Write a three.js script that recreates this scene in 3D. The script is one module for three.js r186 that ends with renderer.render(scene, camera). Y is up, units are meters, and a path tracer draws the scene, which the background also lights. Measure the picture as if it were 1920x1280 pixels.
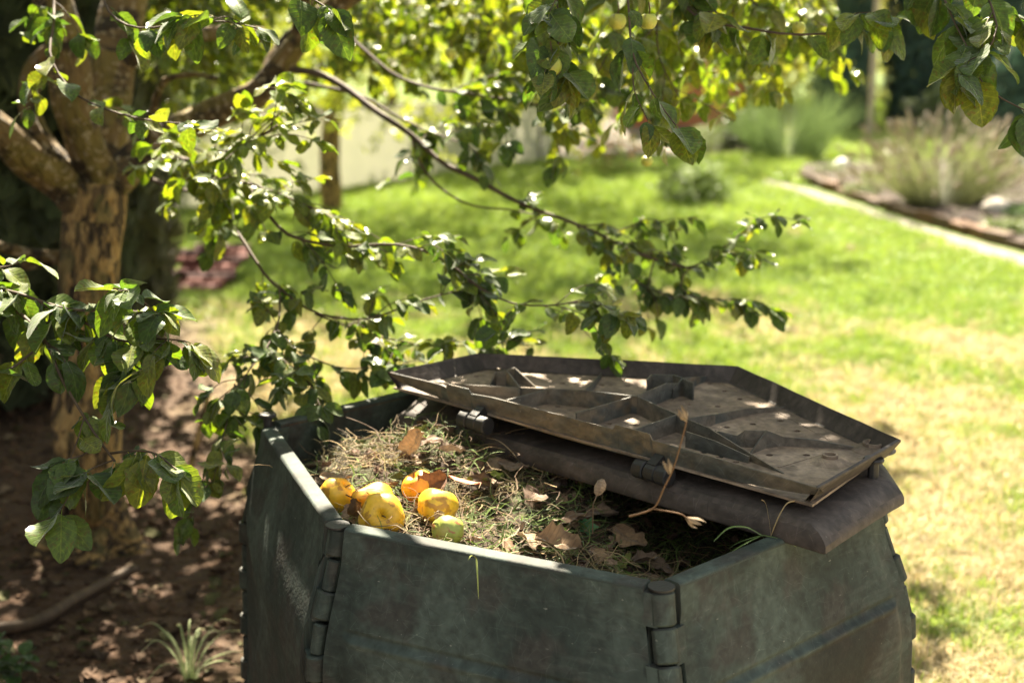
import * as THREE from 'three';
import { mergeGeometries, toCreasedNormals } from 'three/addons/utils/BufferGeometryUtils.js';

// ---------------------------------------------------------------- camera, sky, sun, exposure
const scene = new THREE.Scene();
const camera = new THREE.PerspectiveCamera(26.99, 1.5, 0.05, 400);
const PITCH = 13.6 * Math.PI / 180, EYE = 1.71, FPX = 2667;
camera.position.set(0, EYE, 0);
camera.rotation.set(-PITCH, 0, 0);
camera.focus = 2.42;
camera.userData.fStop = 2.7;
camera.updateMatrixWorld();

const SKY = 0.18;
const SUN_AZ = -4 * Math.PI / 180, SUN_EL = 49 * Math.PI / 180;
const sunDir = new THREE.Vector3(Math.sin(SUN_AZ) * Math.cos(SUN_EL), Math.sin(SUN_EL), -Math.cos(SUN_AZ) * Math.cos(SUN_EL));
// hazy late-summer sky: paler towards the horizon and round the sun
const skyTex = (() => {
  const w = 256, h = 128, d = new Float32Array(w * h * 4), v = new THREE.Vector3();
  for (let y = 0; y < h; y++) for (let x = 0; x < w; x++) {
    const el = ((y + 0.5) / h - 0.5) * Math.PI, az = ((x + 0.5) / w - 0.5) * 2 * Math.PI; v.set(Math.cos(el) * Math.cos(az), Math.sin(el), Math.cos(el) * Math.sin(az));
    const t = Math.pow(Math.max(0, Math.sin(el)), 0.55), g = Math.max(0, v.dot(sunDir)), a = 0.35 * Math.pow(g, 8) + 0.8 * Math.pow(g, 60), k = (y * w + x) * 4;
    d[k] = SKY * (1.0 - 0.42 * t + a); d[k + 1] = SKY * (0.97 - 0.34 * t + a * 0.96); d[k + 2] = SKY * (0.88 - 0.18 * t + a * 0.84); d[k + 3] = 1;
  }
  const t = new THREE.DataTexture(d, w, h, THREE.RGBAFormat, THREE.FloatType); t.mapping = THREE.EquirectangularReflectionMapping; t.magFilter = t.minFilter = THREE.LinearFilter; t.needsUpdate = true; return t;
})();
scene.background = skyTex; scene.environment = skyTex;

const sun = new THREE.DirectionalLight(new THREE.Color(1, 0.89, 0.70), 5);
sun.name = 'sun';
sun.position.copy(sunDir).multiplyScalar(30).add(new THREE.Vector3(0, 0, -6));
sun.target.position.set(0, 0, -6);
sun.castShadow = true;
sun.shadow.mapSize.set(4096, 4096);
Object.assign(sun.shadow.camera, { left: -14, right: 14, top: 14, bottom: -14, near: 1, far: 70 });
scene.add(sun, sun.target);

const renderer = new THREE.WebGLRenderer();
renderer.toneMapping = THREE.LinearToneMapping;
renderer.toneMappingExposure = 7.0;
renderer.shadowMap.enabled = true;

// ---------------------------------------------------------------- helpers
let seed = 7;
function reseed(s) { seed = s >>> 0; }
function rnd() { seed = (seed + 0x6D2B79F5) >>> 0; let t = seed; t = Math.imul(t ^ (t >>> 15), t | 1); t ^= t + Math.imul(t ^ (t >>> 7), t | 61); return ((t ^ (t >>> 14)) >>> 0) / 4294967296; }
const R = (a, b) => a + (b - a) * rnd();
const pick = (a) => a[Math.floor(rnd() * a.length)];
const V = (x, y, z) => new THREE.Vector3(x, y, z);
const clamp = (x, a = 0, b = 1) => Math.min(b, Math.max(a, x));
const smooth = (a, b, x) => { const t = clamp((x - a) / (b - a)); return t * t * (3 - 2 * t); };
const lerp = (a, b, t) => a + (b - a) * t;
const C = (r, g, b) => new THREE.Color().setRGB(r, g, b);
function hash(x, y, s) { let h = Math.imul(x | 0, 374761393) ^ Math.imul(y | 0, 668265263) ^ Math.imul(s | 0, 974711); h = Math.imul(h ^ (h >>> 13), 1274126177); return ((h ^ (h >>> 16)) >>> 0) / 4294967296; }
function vnoise(x, y, s = 0, per = 0) {
  const xi = Math.floor(x), yi = Math.floor(y), fx = x - xi, fy = y - yi, u = fx * fx * (3 - 2 * fx), v = fy * fy * (3 - 2 * fy);
  const w = per ? (k) => ((k % per) + per) % per : (k) => k;
  const a = hash(w(xi), w(yi), s), b = hash(w(xi + 1), w(yi), s), c = hash(w(xi), w(yi + 1), s), d = hash(w(xi + 1), w(yi + 1), s);
  return a + (b - a) * u + (c - a) * v + (a - b - c + d) * u * v;
}
function fbm(x, y, s = 0, oct = 4, per = 0) { let f = 0, a = 0.5, n = 0; for (let i = 0; i < oct; i++) { f += a * vnoise(x, y, s + i * 17, per); n += a; x *= 2; y *= 2; per *= 2; a *= 0.5; } return f / n; }

// a point seen at photo pixel (x, y): at a depth along the view axis, or on a level plane
const FW = V(0, -Math.sin(PITCH), -Math.cos(PITCH)), UPV = V(0, Math.cos(PITCH), -Math.sin(PITCH));
const ray = (x, y) => FW.clone().addScaledVector(UPV, (640 - y) / FPX).add(V((x - 960) / FPX, 0, 0));
const at = (x, y, d) => ray(x, y).multiplyScalar(d).add(V(0, EYE, 0));
const onY = (x, y, h = 0) => { const r = ray(x, y); return r.multiplyScalar((h - EYE) / r.y).add(V(0, EYE, 0)); };
const toPx = (p) => { const q = p.clone().sub(V(0, EYE, 0)), d = q.dot(FW); return [960 + FPX * q.x / d, 640 - FPX * q.dot(UPV) / d, d]; };

const taken = {};
function numbered(n) { if (!(n in taken)) { taken[n] = 0; return n; } taken[n]++; return n + '_' + String(taken[n]).padStart(3, '0'); }
function tag(o, label, category, group, kind) { Object.assign(o.userData, { label }); if (category) o.userData.category = category; if (group) o.userData.group = group; if (kind) o.userData.kind = kind; return o; }
function base(name, label, category, pos = V(0, 0, 0), group) { const g = new THREE.Group(); g.name = numbered(name); g.position.copy(pos); scene.add(g); return tag(g, label, category, group); }
function mesh(name, geo, mat, parent) {
  const m = new THREE.Mesh(geo, mat); m.name = parent === scene ? numbered(name) : name; m.castShadow = m.receiveShadow = true; parent.add(m); return m;
}
function inst(name, geo, mat, list, parent, kind = 'stuff') { // list of {m: Matrix4, c: Color}
  const o = new THREE.InstancedMesh(geo, mat, list.length); o.name = parent === scene ? numbered(name) : name; o.castShadow = o.receiveShadow = true;
  list.forEach((e, i) => { o.setMatrixAt(i, e.m); if (e.c) o.setColorAt(i, e.c); });
  o.userData.kind = kind; parent.add(o); return o;
}
function struct(name, geo, mat, label) { const m = mesh(name, geo, mat, scene); m.userData.kind = 'structure'; if (label) m.userData.label = label; return m; }
// triangles collected by hand
class MB {
  constructor() { this.p = []; this.i = []; this.uv = []; }
  v(a, u = 0, w = 0) { this.p.push(a.x, a.y, a.z); this.uv.push(u, w); return this.p.length / 3 - 1; }
  tri(a, b, c) { this.i.push(a, b, c); }
  quad(a, b, c, d) { this.i.push(a, b, c, a, c, d); }
  grid(nu, nv, f, uvf, closedU = false) {
    const s = this.p.length / 3;
    for (let j = 0; j <= nv; j++) for (let i = 0; i <= nu; i++) { const q = f(i / nu, j / nv), t = uvf ? uvf(i / nu, j / nv) : [i / nu, j / nv]; this.v(q, t[0], t[1]); }
    for (let j = 0; j < nv; j++) for (let i = 0; i < nu; i++) { const a = s + j * (nu + 1) + i; this.quad(a, a + 1, a + nu + 2, a + nu + 1); }
    return this;
  }
  box8(c) { // eight corners: 0-3 bottom loop, 4-7 top loop
    const s = c.map((q) => this.v(q));
    this.quad(s[3], s[2], s[1], s[0]); this.quad(s[4], s[5], s[6], s[7]);
    for (let k = 0; k < 4; k++) { const n = (k + 1) % 4; this.quad(s[k], s[n], s[n + 4], s[k + 4]); }
    return this;
  }
  geo() { const g = new THREE.BufferGeometry(); g.setAttribute('position', new THREE.Float32BufferAttribute(this.p, 3)); g.setAttribute('uv', new THREE.Float32BufferAttribute(this.uv, 2)); g.setIndex(this.i); g.computeVertexNormals(); return g; }
}
// sharp edges kept sharp, uv in metres by the way each face points
function hard(g, angle = 0.7, s = 1) {
  g = toCreasedNormals(g.index ? g : g, angle);
  const p = g.attributes.position, n = p.count, uv = new Float32Array(n * 2), a = V(0, 0, 0), b = V(0, 0, 0), c = V(0, 0, 0);
  for (let k = 0; k < n; k += 3) {
    a.fromBufferAttribute(p, k); b.fromBufferAttribute(p, k + 1); c.fromBufferAttribute(p, k + 2);
    const f = b.clone().sub(a).cross(c.clone().sub(a)), x = Math.abs(f.x), y = Math.abs(f.y), z = Math.abs(f.z);
    [a, b, c].forEach((q, j) => { const t = y >= x && y >= z ? [q.x, q.z] : x >= z ? [q.z, q.y] : [q.x, q.y]; uv[(k + j) * 2] = t[0] * s; uv[(k + j) * 2 + 1] = t[1] * s; });
  }
  g.setAttribute('uv', new THREE.BufferAttribute(uv, 2)); return g;
}
function plain(g) { const o = g.index ? g.toNonIndexed() : g; for (const k of Object.keys(o.attributes)) if (!['position', 'normal', 'uv'].includes(k)) o.deleteAttribute(k); return o; }
const merge = (l) => mergeGeometries(l.map(plain));
function tube(pts, r0, r1, seg, rad, wob = 0) { // tapered, uv in metres
  const c = new THREE.CatmullRomCurve3(pts, false, 'centripetal'), fr = c.computeFrenetFrames(seg, false), len = c.getLength(), m = new MB(), s0 = R(0, 50);
  const P = []; for (let k = 0; k <= seg; k++) P.push(c.getPointAt(k / seg));
  m.grid(rad, seg, (u, v) => {
    const k = Math.round(v * seg), a = u * Math.PI * 2, r = lerp(r0, r1, v) * (1 + wob * (vnoise(Math.cos(a) * 1.3 + s0, v * len * 7 + Math.sin(a) * 1.3, 5) - 0.5));
    return P[k].clone().addScaledVector(fr.normals[k], Math.cos(a) * r).addScaledVector(fr.binormals[k], Math.sin(a) * r);
  }, (u, v) => [u * Math.max(0.03, 6.28 * r0), v * len]);
  const tip = m.v(P[seg]); for (let i = 0; i < rad; i++) { const a = seg * (rad + 1) + i; m.tri(a, a + 1, tip); }
  const g = m.geo(); return g;
}
// textures
function tex(w, h, f, srgb = true, rx = 1, ry = 1) {
  const d = new Uint8Array(w * h * 4);
  for (let y = 0; y < h; y++) for (let x = 0; x < w; x++) { const c = f(x / w, y / h), k = (y * w + x) * 4; d[k] = clamp(c[0]) * 255; d[k + 1] = clamp(c[1]) * 255; d[k + 2] = clamp(c[2]) * 255; d[k + 3] = 255; }
  const t = new THREE.DataTexture(d, w, h); t.wrapS = t.wrapT = THREE.RepeatWrapping; t.magFilter = THREE.LinearFilter; t.minFilter = THREE.LinearMipmapLinearFilter; t.generateMipmaps = true;
  if (srgb) t.colorSpace = THREE.SRGBColorSpace; t.repeat.set(rx, ry); t.needsUpdate = true; return t;
}
const s1 = (x) => x <= 0.0031308 ? 12.92 * x : 1.055 * Math.pow(x, 1 / 2.4) - 0.055;
const enc = (c) => [s1(c[0]), s1(c[1]), s1(c[2])];
const mixc = (a, b, t) => [lerp(a[0], b[0], t), lerp(a[1], b[1], t), lerp(a[2], b[2], t)];
const std = (o) => new THREE.MeshPhysicalMaterial(Object.assign({ side: THREE.DoubleSide }, o));

// ---------------------------------------------------------------- materials
// weathered plastic: chalky bloom, soil stains, algae, pale splashes, fine scratches
const scuff = (() => { // fine scratches and scuffs in every direction
  reseed(15); const N = 1024, b = new Float32Array(N * N);
  for (let k = 0; k < 1500; k++) { let x = R(0, N), y = R(0, N), a = R(0, 6.283); const L = R(8, 70) * (rnd() < 0.1 ? 2.5 : 1), w = R(0.15, 0.9) * (rnd() < 0.2 ? -0.8 : 1), cv = R(-0.02, 0.02); for (let j = 0; j < L; j++) { x += Math.cos(a); y += Math.sin(a); a += cv; const i = (((Math.floor(y) % N) + N) % N) * N + (((Math.floor(x) % N) + N) % N); b[i] = w * Math.sin(Math.PI * j / L); } }
  return (u, v) => b[Math.min(N - 1, Math.floor(v * N)) * N + Math.min(N - 1, Math.floor(u * N))];
})();
function plastic(cols, s, splash) {
  return tex(1024, 1024, (u, v) => {
    const a = fbm(u * 5, v * 5, s, 5, 5), b = fbm(u * 9 + 3, v * 9, s + 40, 5, 9), d = fbm(u * 60, v * 60, s + 80, 3, 60), e = fbm(u * 14, v * 70, s + 120, 3, 14);
    let c = mixc(cols[0], cols[1], smooth(0.38, 0.66, a)); c = mixc(c, cols[2], smooth(0.5, 0.68, b) * 0.8); c = mixc(c, cols[3], smooth(0.56, 0.72, e) * 0.14);
    c = c.map((q) => q * (0.5 + 1.0 * d)); const sc = scuff(u, v); c = c.map((q) => q * (1 + 0.9 * sc) + 0.02 * Math.max(0, sc));
    const sp = fbm(u * 120, v * 120, s + 160, 2, 120); if (sp > splash) c = mixc(c, [0.42, 0.4, 0.34], clamp((sp - splash) * 9) * 0.7);
    return enc(c);
  }, true, 1.6, 1.6);
}
const bumpTex = tex(1024, 1024, (u, v) => { const q = 0.55 * fbm(u * 24, v * 24, 301, 4, 24) + 0.45 * fbm(u * 150, v * 150, 331, 2, 150); return [q, q, q]; }, false, 1.6, 1.6);
const matBin = std({ map: plastic([[0.022, 0.033, 0.027], [0.050, 0.068, 0.056], [0.036, 0.034, 0.029], [0.10, 0.11, 0.095]], 23, 0.9), bumpMap: bumpTex, bumpScale: 0.0007, roughness: 0.78, vertexColors: true });
const matInner = std({ map: plastic([[0.045, 0.034, 0.024], [0.07, 0.055, 0.04], [0.10, 0.07, 0.045], [0.03, 0.026, 0.02]], 53, 0.9), bumpMap: bumpTex, bumpScale: 0.002, roughness: 0.8 });
const matLid = std({ map: plastic([[0.032, 0.025, 0.021], [0.056, 0.043, 0.037], [0.075, 0.059, 0.050], [0.026, 0.021, 0.018]], 67, 0.9), bumpMap: bumpTex, bumpScale: 0.0008, roughness: 0.7 });
const matDust = std({ map: plastic([[0.20, 0.145, 0.10], [0.29, 0.22, 0.16], [0.13, 0.095, 0.07], [0.32, 0.25, 0.19]], 79, 0.9), bumpMap: bumpTex, bumpScale: 0.0012, roughness: 0.75 });
const matRib = std({ map: plastic([[0.060, 0.066, 0.060], [0.125, 0.105, 0.08], [0.17, 0.125, 0.075], [0.05, 0.065, 0.066]], 91, 0.9), bumpMap: bumpTex, bumpScale: 0.0014, roughness: 0.6 });
const matBlack = std({ color: C(0.018, 0.017, 0.017), bumpMap: bumpTex, bumpScale: 0.001, roughness: 0.55 });

const leafMap = tex(256, 256, (u, v) => {
  const s = Math.abs(u - 0.5) * 2, side = 0.5 + 0.5 * Math.cos((v * 1.0 - s * 0.22) * Math.PI * 2 * 8);
  const vein = Math.max(smooth(0.07, 0.0, s), Math.pow(side, 14) * 0.55 * (1 - s * 0.4)), b = fbm(u * 7, v * 9, 401, 4), f = fbm(u * 40, v * 50, 421, 2);
  let c = mixc([0.70, 0.78, 0.55], [1, 1, 0.9], vein); c = c.map((q) => q * (0.66 + 0.5 * b + 0.18 * (f - 0.5)));
  const rust = smooth(0.74, 0.8, fbm(u * 8 + 9, v * 9, 441, 3)); c = mixc(c, [0.75, 0.42, 0.25], rust * 0.35);
  return c;
});
const leafBump = tex(256, 256, (u, v) => { const s = Math.abs(u - 0.5) * 2, side = Math.pow(0.5 + 0.5 * Math.cos((v - s * 0.22) * Math.PI * 16), 6); const q = 0.7 - 0.5 * Math.max(smooth(0.09, 0, s), side * 0.6) + 0.25 * fbm(u * 30, v * 40, 461, 2); return [q, q, q]; }, false);
const leafMat = (c, extra) => std(Object.assign({ color: c, map: leafMap, bumpMap: leafBump, bumpScale: 0.0012, roughness: 1, transmission: 0.58, thickness: 0, clearcoat: 0.7, clearcoatRoughness: 0.26, specularIntensity: 0.6 }, extra));
const leafTones = [C(0.12, 0.20, 0.028), C(0.42, 0.40, 0.03), C(0.20, 0.29, 0.022), C(0.25, 0.34, 0.022), C(0.16, 0.25, 0.030), C(0.32, 0.38, 0.020), C(0.22, 0.30, 0.035), C(0.38, 0.41, 0.025)];
const leafMats = leafTones.map((c) => leafMat(c));
const leafWhite = leafMat(C(1, 1, 1));
const barkMap = tex(512, 512, (u, v) => { const w = 0.05 * fbm(u * 6, v * 6, 507, 3, 6), a = fbm((u + w) * 64, v * 16, 501, 4, 0), p = fbm((u + w) * 32, v * 15, 521, 5), k = smooth(0.42, 0.60, p); let c = mixc([0.018, 0.011, 0.006], [0.10, 0.062, 0.03], smooth(0.3, 0.7, a)); c = mixc(c, mixc([0.26, 0.15, 0.05], [0.56, 0.37, 0.15], a), k * 0.85); c = mixc(c, [0.10, 0.09, 0.03], smooth(0.58, 0.7, fbm(u * 8 + 5, v * 6, 541, 3)) * 0.6); return enc(c); }, true, 1.6, 1.6);
const barkBump = tex(512, 512, (u, v) => { const q = 0.6 * smooth(0.3, 0.7, fbm(u * 32, v * 15, 521, 5)) + 0.4 * fbm(u * 60, v * 22, 515, 3); return [q, q, q]; }, false, 1.6, 1.6);
const matBark = std({ map: barkMap, bumpMap: barkBump, bumpScale: 0.02, roughness: 0.9 });
const twigMap = tex(256, 256, (u, v) => { const a = fbm(u * 8, v * 30, 531, 4); return enc(mixc([0.035, 0.02, 0.012], [0.12, 0.078, 0.045], a)); }, true, 2, 2);
const matLimb = std({ map: tex(512, 512, (u, v) => { const a = fbm(u * 6, v * 14, 551, 5), m = smooth(0.5, 0.7, fbm(u * 9, v * 5, 561, 4)); return enc(mixc(mixc(mixc([0.025, 0.016, 0.008], [0.14, 0.09, 0.035], smooth(0.3, 0.65, a)), [0.15, 0.115, 0.025], m * 0.7), [0.30, 0.24, 0.15], smooth(0.62, 0.7, fbm(u * 26, v * 34, 571, 3)) * 0.7)); }, true, 2, 2), bumpMap: barkBump, bumpScale: 0.012, roughness: 0.9 });
const matTwig = std({ map: twigMap, roughness: 0.75 });

// ---------------------------------------------------------------- ground
const soilEdge = (z) => lerp(-0.55, -1.5, smooth(-3.2, -7.5, z)); // bare earth left of this line
function soilAt(x, z) { const n = (fbm(x * 2.3 + 40, z * 2.3 + 40, 601, 3) - 0.5) * 0.9; return smooth(0.18, -0.22, x - soilEdge(z) + n * 0.7) * smooth(-8.2, -7.0, z + n); }
function dryAt(x, z) { const n = fbm(x * 0.9 + 20, z * 0.9 + 30, 611, 4) - 0.5; return clamp(smooth(-8.6, -6.2, z + n * 3.2) * 0.95 + smooth(0.1, 0.35, n) * 0.25); }
const GH = (x, z) => 0.03 * (fbm(x * 0.8 + 9, z * 0.8 + 9, 621, 3) - 0.5) + soilAt(x, z) * 0.02 * (fbm(x * 9, z * 9, 625, 3) - 0.5);
{
  const nx = 150, nz = 200, m = new MB(), col = [];
  const X = (u) => { const t = u * 2 - 1; return 90 * Math.sign(t) * (0.05 * Math.abs(t) + 0.95 * Math.pow(Math.abs(t), 4)); };
  const Z = (v) => 4 - (v < 0.85 ? 30 * v / 0.85 : 30 + 170 * Math.pow((v - 0.85) / 0.15, 2));
  m.grid(nx, nz, (u, v) => { const x = X(u), z = Z(v); return V(x, GH(x, z), z); }, (u, v) => [X(u), Z(v)]);
  for (let k = 0; k < m.p.length; k += 3) {
    const x = m.p[k], z = m.p[k + 2], s = soilAt(x, z), d = dryAt(x, z), g = mixc([0.11, 0.17, 0.022], [0.28, 0.225, 0.115], d), c = mixc(g, [0.078, 0.042, 0.022], s);
    col.push(...c);
  }
  const g = m.geo(); g.setAttribute('color', new THREE.Float32BufferAttribute(col, 3));
  const gt = tex(1024, 1024, (u, v) => { const q = 0.55 + 0.45 * fbm(u * 40, v * 40, 631, 5, 40) + 0.35 * (fbm(u * 150, v * 150, 641, 2, 150) - 0.5); const w = fbm(u * 18, v * 18, 651, 3, 18); return [q * (0.92 + 0.16 * w), q, q * (1.05 - 0.14 * w)]; }, false, 0.7, 0.7);
  const gb = tex(512, 512, (u, v) => { const q = fbm(u * 30, v * 30, 661, 5, 30); return [q, q, q]; }, false, 0.9, 0.9);
  struct('ground', g, std({ map: gt, bumpMap: gb, bumpScale: 0.03, vertexColors: true, roughness: 1 }), 'garden ground, bare soil under the tree and lawn beyond');
}
// gravel path and flower bed
const pathL = [[1330, 318], [1405, 343], [1480, 370], [1560, 402], [1660, 438], [1750, 469], [1850, 500], [2060, 566]].map(([x, y]) => onY(x, y));
const pathRt = [[1372, 318], [1440, 338], [1500, 354], [1560, 372], [1660, 406], [1750, 435], [1850, 464], [2060, 524]].map(([x, y]) => onY(x, y));
function strip(L, Rr, h) { const m = new MB(), n = L.length - 1; m.grid(6, n * 3, (u, v) => { const t = v * n, k = Math.min(n - 1, Math.floor(t)), f = t - k, a = L[k].clone().lerp(L[k + 1], f), b = Rr[k].clone().lerp(Rr[k + 1], f), q = a.lerp(b, u); q.y = GH(q.x, q.z) + h; return q; }, (u, v) => [0, 0]); const g = m.geo(), p = g.attributes.position, uv = g.attributes.uv; for (let k = 0; k < p.count; k++) uv.setXY(k, p.getX(k), p.getZ(k)); return g; }
const gravelTex = tex(512, 512, (u, v) => { const a = fbm(u * 64, v * 64, 671, 3, 64), b = fbm(u * 10, v * 10, 681, 4, 10); return enc(mixc([0.10, 0.085, 0.07], [0.235, 0.205, 0.175], clamp(a * 1.5 - 0.3 + (b - 0.5)))); }, true, 1, 1);
struct('gravel_path', strip(pathL, pathRt, 0.02), std({ map: gravelTex, bumpMap: gravelTex, bumpScale: 0.01, roughness: 1 }), 'pale gravel path curving past the flower bed');
const drive = new MB(); drive.grid(20, 8, (u, v) => V(lerp(-14, 3.4, u), GH(0, 0) + 0.012, lerp(-13.4 - 1.35 * u * 1.6, -24, v)), (u, v) => [lerp(-14, 3, u), lerp(-13, -24, v)]);
struct('gravel_drive', drive.geo(), std({ map: gravelTex, roughness: 1 }), 'pale gravel drive behind the netting fence');
{
  const bedOut = [[1500, 338], [1560, 358], [1660, 392], [1750, 421], [1850, 450], [2060, 508]].map(([x, y]) => onY(x, y)), bedIn = [[1510, 318], [1600, 312], [1760, 306], [1900, 310], [2100, 330], [2300, 380]].map(([x, y]) => onY(x, y));
  const n = bedOut.length - 1, m = new MB();
  m.grid(30, n * 6, (u, v) => { const t = v * n, k = Math.min(n - 1, Math.floor(t)), f = t - k, a = bedOut[k].clone().lerp(bedOut[k + 1], f), b = bedIn[k].clone().lerp(bedIn[k + 1], f), q = a.lerp(b, u); q.y = 0.005 + 0.10 * Math.sin(Math.PI * clamp(u, 0.03, 1)) ** 0.5 + 0.05 * (fbm(q.x * 5, q.z * 5, 691, 3) - 0.5) * Math.sin(Math.PI * u); return q; });
  const g = m.geo(), p = g.attributes.position, uv = g.attributes.uv; for (let k = 0; k < p.count; k++) uv.setXY(k, p.getX(k), p.getZ(k));
  const t = tex(512, 512, (u, v) => { const a = fbm(u * 50, v * 50, 695, 4, 50), b = fbm(u * 8, v * 8, 697, 4, 8); return enc(mixc(mixc([0.012, 0.007, 0.005], [0.055, 0.034, 0.025], a), [0.06, 0.07, 0.018], smooth(0.56, 0.7, b) * 0.6)); }, true, 1, 1);
  struct('flower_bed', g, std({ map: t, bumpMap: t, bumpScale: 0.03, roughness: 1 }), 'raised bed of dark mulch beside the gravel path');
  // brick edging, one brick after another
  const e = base('brick_edging', 'low row of weathered orange bricks edging the flower bed', 'edging'), c = new THREE.CatmullRomCurve3(bedOut), L = c.getLength(), bm = [C(0.11, 0.058, 0.030), C(0.075, 0.048, 0.030), C(0.095, 0.062, 0.038)].map((k) => std({ color: k, bumpMap: gravelTex, bumpScale: 0.004, roughness: 0.9 }));
  const bg = hard(new THREE.BoxGeometry(0.105, 0.11, 0.222, 1, 1, 1));
  reseed(5);
  for (let s = 0.12; s < L - 0.12; s += 0.238) { const q = c.getPointAt(s / L), d = c.getTangentAt(s / L), b = mesh('brick', bg, pick(bm), e); b.position.set(q.x, 0.022 + R(-0.022, 0.018), q.z); b.rotation.set(R(-0.05, 0.05), Math.atan2(d.x, d.z) + R(-0.14, 0.14), R(-0.16, 0.16)); }
}

// ---------------------------------------------------------------- compost bin
const RIM = 0.85, vA = V(-0.505, RIM, -2.807), vB = V(-0.292, RIM, -2.239), vC = V(0.224, RIM, -1.983), vD = V(0.653, RIM, -2.382), vE = V(0.44, RIM, -2.95), vF = V(-0.076, RIM, -3.206), ctr = V(0.074, RIM, -2.595);
const hexa = [vA, vB, vC, vD, vE, vF];
const flare = (d) => 1 + 0.105 * smooth(-0.02, 0.24, d) + 0.05 * clamp(d / 0.85);
const flared = (p, d) => V(ctr.x + (p.x - ctr.x) * flare(d), RIM - d, ctr.z + (p.z - ctr.z) * flare(d));
const bin = base('compost_bin', 'weathered dark green hexagonal plastic compost bin with its lid folded back', 'compost bin');
const TH = 0.0160; // half thickness
function panel(P0, P1, mat, disp, label, stain = () => [1, 1, 1]) {
  const dir = P1.clone().sub(P0).normalize(), out = V(-dir.z, 0, dir.x); if (out.dot(P0.clone().add(P1).multiplyScalar(0.5).sub(ctr)) < 0) out.negate();
  const a = P0.clone().addScaledVector(dir, 0.024), b = P1.clone().addScaledVector(dir, -0.024), W = a.distanceTo(b), prof = [];
  for (let k = 0; k <= 14; k++) prof.push([-TH, lerp(RIM, 0.001, k / 14), 0]);
  prof.reverse();
  for (const [o, d] of [[-0.98, -0.002], [-0.88, -0.0046], [-0.7, -0.0056], [-0.3, -0.006], [0.3, -0.0058], [0.7, -0.0052], [0.88, -0.004], [0.98, -0.0016]]) prof.push([o * TH, d, 0]);
  const ds = []; for (let k = 0; k <= 50; k++) ds.push(0.001 + (RIM - 0.001) * Math.pow(k / 50, 1.1)); for (const c of [0.165, 0.425]) for (let k = -8; k <= 14; k++) ds.push(c + k * 0.002); ds.sort((p, q) => p - q); let last = -1; for (const d of ds) if (d - last > 0.0014) { prof.push([TH, d, 1]); last = d; }
  const m = new MB(), n = prof.length - 1;
  m.grid(56, n, (u, v) => { const [o, d, outer] = prof[Math.round(v * n)], q = flared(a.clone().lerp(b, u), Math.max(0, d)); q.y = RIM - d; return q.addScaledVector(out, o + (outer ? disp(u, d) : 0)); }, (u, v) => { const [o, d, outer] = prof[Math.round(v * n)]; return [u * W + (outer ? 0 : 3.3), d + o]; });
  for (const u of [0, 56]) { const s = []; for (let j = 0; j <= n; j++) s.push(j * 57 + u); for (let j = 0; j < 14; j++) { } const pos = (j) => V(m.p[s[j] * 3], m.p[s[j] * 3 + 1], m.p[s[j] * 3 + 2]); // close the ends
    let i = 0, j = n; const idx = s.map((_, k) => m.v(pos(k), 0.2, k / n)); while (i + 1 < j) { const di = pos(i + 1).y, dj = pos(j - 1).y; if (di < dj) { m.tri(idx[i], idx[i + 1], idx[j]); i++; } else { m.tri(idx[i], idx[j - 1], idx[j]); j--; } } }
  const pg = m.geo(); if (stain) { const cc = [], N = m.p.length / 3; for (let k = 0; k < N; k++) { const q = prof[Math.min(n, Math.floor(k / 57))], c = k >= 57 * (n + 1) ? [1, 1, 1] : q[2] || q[1] < 0.0005 ? stain((k % 57) / 56, q[1]) : [1.7, 1.0, 0.7]; cc.push(...c); } pg.setAttribute('color', new THREE.Float32BufferAttribute(cc, 3)); }
  const o = mesh('panel', pg, mat, bin); if (label) o.userData.label = label; return o;
}
const edgeFade = (u) => smooth(0.05, 0.085, u) * smooth(0.95, 0.915, u);
const dents = (u, d, s) => 0.0022 * (fbm(u * 7, d * 9, s, 3) - 0.5);
const ledge = (u, d, d0) => edgeFade(u) * (0.0055 * smooth(d0 - 0.001, d0 + 0.004, d) - 0.0025 * smooth(d0 + 0.006, d0 + 0.016, d) - 0.004 * Math.exp(-(((d - d0 + 0.006) / 0.005) ** 2)));
const dispFlat = (s, d0) => (u, d) => 0.005 * (edgeFade(u) - 1) * smooth(0.03, 0.06, d) + ledge(u, d, d0) + ledge(u, d, d0 + 0.26) + dents(u, d, s);
const dispLeft = (u, d) => { const e = d < 0.3 ? lerp(0.0, 0.42, (d - 0.13) / 0.17) : lerp(0.42, 0.16, (d - 0.3) / 0.25); return -0.022 * smooth(0.02, -0.02, u - e) * smooth(0.12, 0.16, d) + dents(u, d, 31); };
const pAB = panel(vA, vB, matBin, dispLeft, 'left panel with a sunken triangular facet');
const pBC = panel(vB, vC, matBin, dispFlat(33, 0.165));
const pCD = panel(vC, vD, matBin, dispFlat(35, 0.165), 'right panel with a dark damp stain below its ridge', (u, d) => { const w = 0.10 * (fbm(u * 6, d * 12, 57, 3) - 0.5), t = smooth(0.17, 0.178, d) * smooth(0.42, 0.47, u + w) * smooth(0.93, 0.89, u + (d - 0.17) * 1.6 + w); return mixc([1, 1, 1], [0.42, 0.36, 0.33], t); });
const pDE = panel(vD, vE, matBin, dispFlat(37, 0.165)), pEF = panel(vE, vF, matBin, dispFlat(39, 0.165)), pFA = panel(vF, vA, matBin, dispFlat(41, 0.165));
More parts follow.
